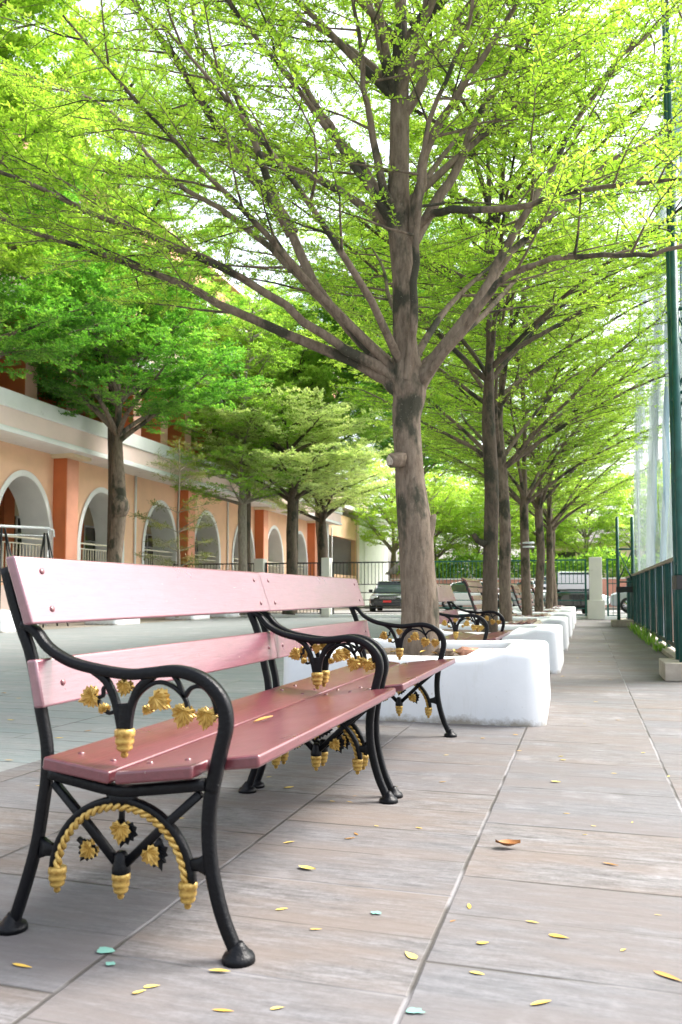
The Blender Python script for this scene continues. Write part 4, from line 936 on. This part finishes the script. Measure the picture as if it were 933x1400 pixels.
for st in range(2):
    zb = 5.0 + 3.6 * st; zt = zb + 3.6 - .35
    bp('upper_wall', 'orange_light', lambda m: m.box(-1.2, -.9, -10, yend, zb + .04, zt))
    for k in range(-5, 18):
        y_ = 19.85 - 12 + 1.8 * k
        if y_ > yend - 1: break
        bp('upper_column', 'orange', lambda m: m.box(.0, .92, y_, y_ + .5, zb + .05, zt - .003))
        bp('column_face', 'column_pink', lambda m: m.box(.921, .935, y_ + .01, y_ + .49, zb + .05, zt - .003))
        if k % 2 == 0: bp('upper_window', 'grey_wall', lambda m: m.box(-.899, -.86, y_ + .55, y_ + 1.75, zb + .5, zt - .5))
    bp('upper_slab', 'white_wall', lambda m: m.box(-3.5, 1.15, -10, yend + .1, zt, zt + .34))
    bp('upper_parapet', 'orange_light' if st else 'pink', lambda m: m.box(1.0, 1.12, -10, yend, zt + .341, zt + 1.2))
bp('roof', 'pink', lambda m: m.box(-9.2, 1.35, -10.3, yend + .3, 13.42, 13.6))
bp('back_block', 'orange_light', lambda m: m.box(-9, -3.51, -10, yend, 0, 13.4))
# end section with a dark opening, then the white end block
bp('end_column', 'white_wall', lambda m: m.box(.0, .5, yend - .55, yend + .0, 0, CE - .01))
bp('end_wall', 'peach', lambda m: (m.box(-.3, .02, yend + .01, yend + .9, 0, 5.9), m.box(-.3, .02, yend + .9, yend + 7.6, 4.45, 5.9), m.box(-.3, .02, yend + .9, yend + 7.6, 0, 2.05), m.box(-.3, .02, yend + 7.6, yend + 8.3, 0, 5.9)))
bp('end_interior', 'grey_wall', lambda m: m.box(-3.2, -3.0, yend + .4, yend + 8, 0, 5.9))
bp('end_post', 'pink', lambda m: m.box(.021, .12, yend + 7.7, yend + 8.2, 0, 5.9))
bp('end_block', 'white_wall', lambda m: m.box(-6, .05, yend + 8.31, yend + 17, 0, 6.3))
bp('end_cornice', 'white_wall', lambda m: m.box(-6.3, .45, yend - .0, yend + 17.3, 6.31, 6.55))
bp('end_upper', 'pink', lambda m: m.box(-6, -1.0, yend + 1, yend + 15, 6.56, 8.2))
# ramp handrail and its dark stands, in front of the arches
rr = empty('ramp_handrail', (-13.3, 14, 0), 0, 'white tubular handrail before the first arch at the left edge', 'handrail')
m = MB(); m.tube([(0, 0, 2.32), (0, 4.1, 2.52), (0, 4.3, 2.48), (0, 4.33, 2.3)], .035, 8); m.build('rail', M['white_steel'], rr)
m = MB(); m.tube([(0, 0, 2.12), (0, 4.1, 2.32)], .018, 6); m.build('lower_rail', M['white_steel'], rr)
for y_ in (.1, 2.1, 4.1):
    m = MB(); m.tube([(0, y_, 0), (0, y_, 2.33 + y_ * .049)], .022, 6); m.build('upright', M['white_steel'], rr)
AG = 'folding stands by the ramp'
af = empty('folding_stand', (-13.0, 17.6, 0), 0, 'black a-shaped folding stand at the right end of the white handrail', 'stand', AG)
for s_ in (-1, 1):
    m = MB(); m.tube([(0, s_ * .55, 0), (0, s_ * .05, 2.35)], .025, 6); m.tube([(.35, s_ * .5, 0), (0, s_ * .05, 2.35)], .02, 6); m.build('leg', M['black_rail'], af)
m = MB(); m.tube([(0, -.3, 1.1), (0, .3, 1.1)], .015, 6); m.build('crossbar', M['black_rail'], af)
c = copy_tree(af); c.location = (-12.9, 15.9, 0); c['label'] = 'black folding stand at the very left edge behind the nearest bench'

# planters of the left border
for k, (y, lb) in enumerate([(15.2, 'white border planter at the left edge behind the nearest bench'), (19.6, 'white border planter under the tree with the burr'), (24.0, 'white border planter seen under the top board of the nearest bench'), (28.9 - 2.4, 'white border planter under the pale trunked tree')]):
    p = make_planter((-12.3, y, 0), lb, 1.0, 1.3, 20 + k, 'white planters of the left border')

# ------------------------------------------------------------------ fallen leaves, paint marks, weeds
def leafmat2(name, c):
    b = NB(name); oi = b.n('ShaderNodeObjectInfo'); col = b.ramp(oi.outputs['Random'], [(0, c[0]), (.6, c[1]), (1, c[2])]); b.set(Base_Color=col, Roughness=.6); return b.m
M['fallen'] = leafmat2('fallen_yellow_leaf', [(.60, .46, .12), (.55, .34, .05), (.30, .14, .035)])
def leaf_var(seed, s):
    r = random.Random(seed); n = 7; vs = []; fs = []; curl = r.uniform(.15, .45); tw = r.uniform(-.3, .3)
    for i in range(n + 1):
        t = i / n; w_ = (.26 + .12 * (seed % 3)) * math.sin(PI * t ** (.7 + .2 * (seed % 2))) ** .9 + .012
        for k in (-1, 0, 1): vs.append(((t - .5) * s, k * w_ * s / 2, s * (curl * (t - .5) ** 2 + .10 * abs(k) * math.sin(PI * t) + tw * k * (t - .5) * .25 + .02)))
    for i in range(n):
        for k in range(2): a = i * 3 + k; fs.append((a, a + 3, a + 4, a + 1))
    m = MB(); m.add(vs, fs, True); return m
GL = 'fallen leaves scattered on the paving'
protos = []
for k in range(5):
    o = leaf_var(k, 1.0).build('fallen_leaf', M['fallen']); protos.append(o)
spots = [(30, 1322, .055, .2), (350, 1183, 0, 0), (420, 1189, .06, 0), (395, 1153, .045, 1), (487, 1141, .03, 2), (478, 1148, .04, .3), (642, 1240, .04, 1.9), (562, 1308, .045, 2.5), (740, 1373, .05, .6), (915, 1337, .07, -.6), (835, 1183, .05, -.2), (652, 1332, .035, 0), (660, 1291, .03, .5), (728, 1262, .035, 0), (765, 1282, .05, -.4), (605, 1070, .035, .3), (775, 1113, .025, 0), (760, 1070, .045, .1), (840, 1058, .03, 0), (915, 1062, .03, 1), (767, 1035, .03, .4), (710, 1027, .03, 0), (770, 1040, .03, 0), (800, 990, .02, 0), (540, 1076, .03, 0), (587, 988, .045, 1.1), (610, 1033, .03, .4), (430, 1005, .03, 1), (300, 1330, .05, .2), (208, 1350, .035, .3), (140, 1098, .05, .1), (245, 1120, .04, .4), (190, 1358, .03, 1), (305, 1383, .045, .1), (380, 1380, .03, .6), (432, 1272, .03, 0), (385, 1244, .035, .6), (395, 1078, .045, .5), (368, 1063, .03, .6), (455, 1096, .025, .2), (478, 1097, .03, 0), (485, 1089, .02, 1), (515, 1130, .02, 0), (573, 1133, .03, 0), (620, 1260, .02, 1), (800, 1142, .02, .3), (865, 1125, .02, 1), (812, 1130, .02, 0), (12, 1040, .05, .4), (15, 985, .05, .4), (25, 955, .05, .2), (5, 948, .05, 0), (120, 1000, .05, 1), (165, 940, .05, .4), (205, 915, .05, .8), (80, 1010, .05, .2), (660, 1010, .03, .4), (705, 1005, .035, 0), (900, 1252, .02, .3), (853, 1300, .02, 1), (720, 960, .03, .4), (815, 960, .04, .1), (845, 985, .03, .1), (880, 1030, .03, .6), (770, 925, .04, .2), (820, 905, .04, .8), (835, 930, .04, 0), (790, 900, .04, 1), (60, 930, .06, .5), (250, 940, .05, .5), (55, 1075, .04, .6), (60, 990, .04, 1.6)]
def gpt(x, y, z=.0):
    r = ray(x, y); t = (z - H) / r.z; return Vector((r.x * t, r.y * t, z))
special = {420: 'long yellow fallen leaf lying right of the nearest bench front leg', 915: 'large yellow fallen leaf near the lower right corner', 740: 'bright yellow fallen leaf at the bottom edge of the path'}
fallen = {}
for i, (x, y, s, rz) in enumerate(spots):
    if s == 0: continue
    src = protos[i % 5]; o = src.copy(); COL.objects.link(o); g_ = gpt(x, y); o.location = (g_.x, g_.y, .002); o.rotation_euler = (0, 0, rz + random.uniform(-.3, .3)); o.scale = (s, s * random.uniform(.6, 1.0), s * random.uniform(.3, .9)); o.location.z = .001
    lb = special.get(x) if y > 1180 else None
    tag(o, lb, 'leaf', None if lb else GL)
    if not lb:
        rg = ('the slabs right of the right-hand joint' if g_.x > .33 else 'the slabs between the two long joints' if g_.x > -.355 else 'the slabs just left of the middle joint' if g_.x > -1.09 else 'the slabs under and behind the benches' if g_.x > -2.6 else 'the grey green court')
        fallen.setdefault(rg, []).append((g_.y, o))
ORD = 'nearest|second|third|fourth|fifth|sixth|seventh|eighth|ninth|tenth|eleventh|twelfth|thirteenth|fourteenth|fifteenth|sixteenth|seventeenth|eighteenth|nineteenth|twentieth|twenty-first|twenty-second|twenty-third|twenty-fourth|twenty-fifth|twenty-sixth'.split('|')
for rg, L_ in fallen.items():
    for k, (_, o) in enumerate(sorted(L_, key=lambda q: q[0])): o['label'] = ('%s small fallen leaf on %s' % (ORD[k], rg)) if k == 0 else ('%s nearest small fallen leaf on %s' % (ORD[k], rg))
o = protos[2].copy(); COL.objects.link(o); g_ = gpt(695, 1160); o.location = (g_.x, g_.y, .004); o.scale = (.08, .08, .15); o.rotation_euler = (.05, 0, .2); M['brownleaf'] = simple('brown_leaf', (.30, .12, .03), .6); o.data = o.data.copy(); o.data.materials.clear(); o.data.materials.append(M['brownleaf']); tag(o, 'curled brown fallen leaf in the middle of the path', 'leaf')
o = protos[1].copy(); COL.objects.link(o); o.location = (BX + .08, 2.42, .425); o.scale = (.09, .06, .05); o.rotation_euler = (0, -.1, 1.2); tag(o, 'yellow fallen leaf lying on the seat of the nearest bench', 'leaf')
for i, (dx, dy) in enumerate([(.25, -.2), (.1, -.25), (.35, -.1), (-.2, -.2), (.0, -.12), (.2, .0)]):
    o = protos[i % 5].copy(); COL.objects.link(o); o.location = (-1.1 + dx, 5.85 + dy, .412); o.scale = (.06, .06, .08); o.rotation_euler = (0, .2, i); tag(o, '%s small dry leaf from the right on the soil of the nearest planter' % ['second', 'fourth', 'first', 'sixth', 'fifth', 'third'][i], 'leaf', 'dry leaves on the planter soil')
for p in protos: bpy.data.objects.remove(p)
M['mint'] = simple('mint_paint', (.16, .36, .30), .7)
for i, (x, y, a, lb) in enumerate([(145, 1301, .024, 'mint green paint spot below the nearest bench'), (515, 1250, .016, 'mint green paint spot in the middle of the path'), (568, 1385, .02, 'mint green paint spot at the bottom edge beside the joint'), (152, 1320, .014, 'tiny mint paint speck beside the larger spot under the bench')]):
    g_ = gpt(x, y); r = random.Random(i); m = MB(); n = 12; vs = [(a * r.uniform(.6, 1.1) * math.cos(6.28 * k / n), a * .8 * r.uniform(.4, 1.1) * math.sin(6.28 * k / n), 0) for k in range(n)]
    m.add(vs, [tuple(range(n))]); o = m.build('paint_spot', M['mint']); o.location = (g_.x, g_.y, .004); tag(o, lb, 'paint spot')
M['grassy'] = leafmat('weed_leaf', (.08, .20, .03), (.16, .32, .05), (.26, .42, .08), .4)
def weed(y, s, label, x=1.0):
    q = np.random.default_rng(int(y * 10)); n = 60; P = np.stack([q.uniform(-.07, .07, n), q.uniform(-.3, .3, n), np.zeros(n)], 1) * [1, s, 1]
    az = q.uniform(0, 6.28, n); L = q.uniform(.06, .17, n) * s; tip = P + np.stack([np.cos(az) * L * .5, np.sin(az) * L * .5, L], 1); mid = (P + tip) / 2 + [0, 0, .01]; sd_ = np.stack([-np.sin(az), np.cos(az), az * 0], 1) * .009
    V = np.stack([P, mid + sd_, tip, mid - sd_], 1).reshape(-1, 3).astype(np.float32); o = link(bpy.data.objects.new('weed_clump', leaf_mesh('weed_clump', V, q.random(n).astype(np.float32), M['grassy']))); o.location = (x, y, 0)
    tag(o, label, 'weeds', 'weeds along the foot of the court fence')
for y, s, lb in ((12.6, .9, 'nearest green weed clump at the foot of the court fence'), (14.1, 1.3, 'second green weed clump along the foot of the court fence'), (15.6, 1.5, 'bushiest weed clump at the middle of the court fence foot'), (17.2, 1.5, 'weed clump beyond the bushiest one at the court fence foot'), (19.0, 1.3, 'farthest weed clump, near the far lattice tower')): weed(y, s, lb)
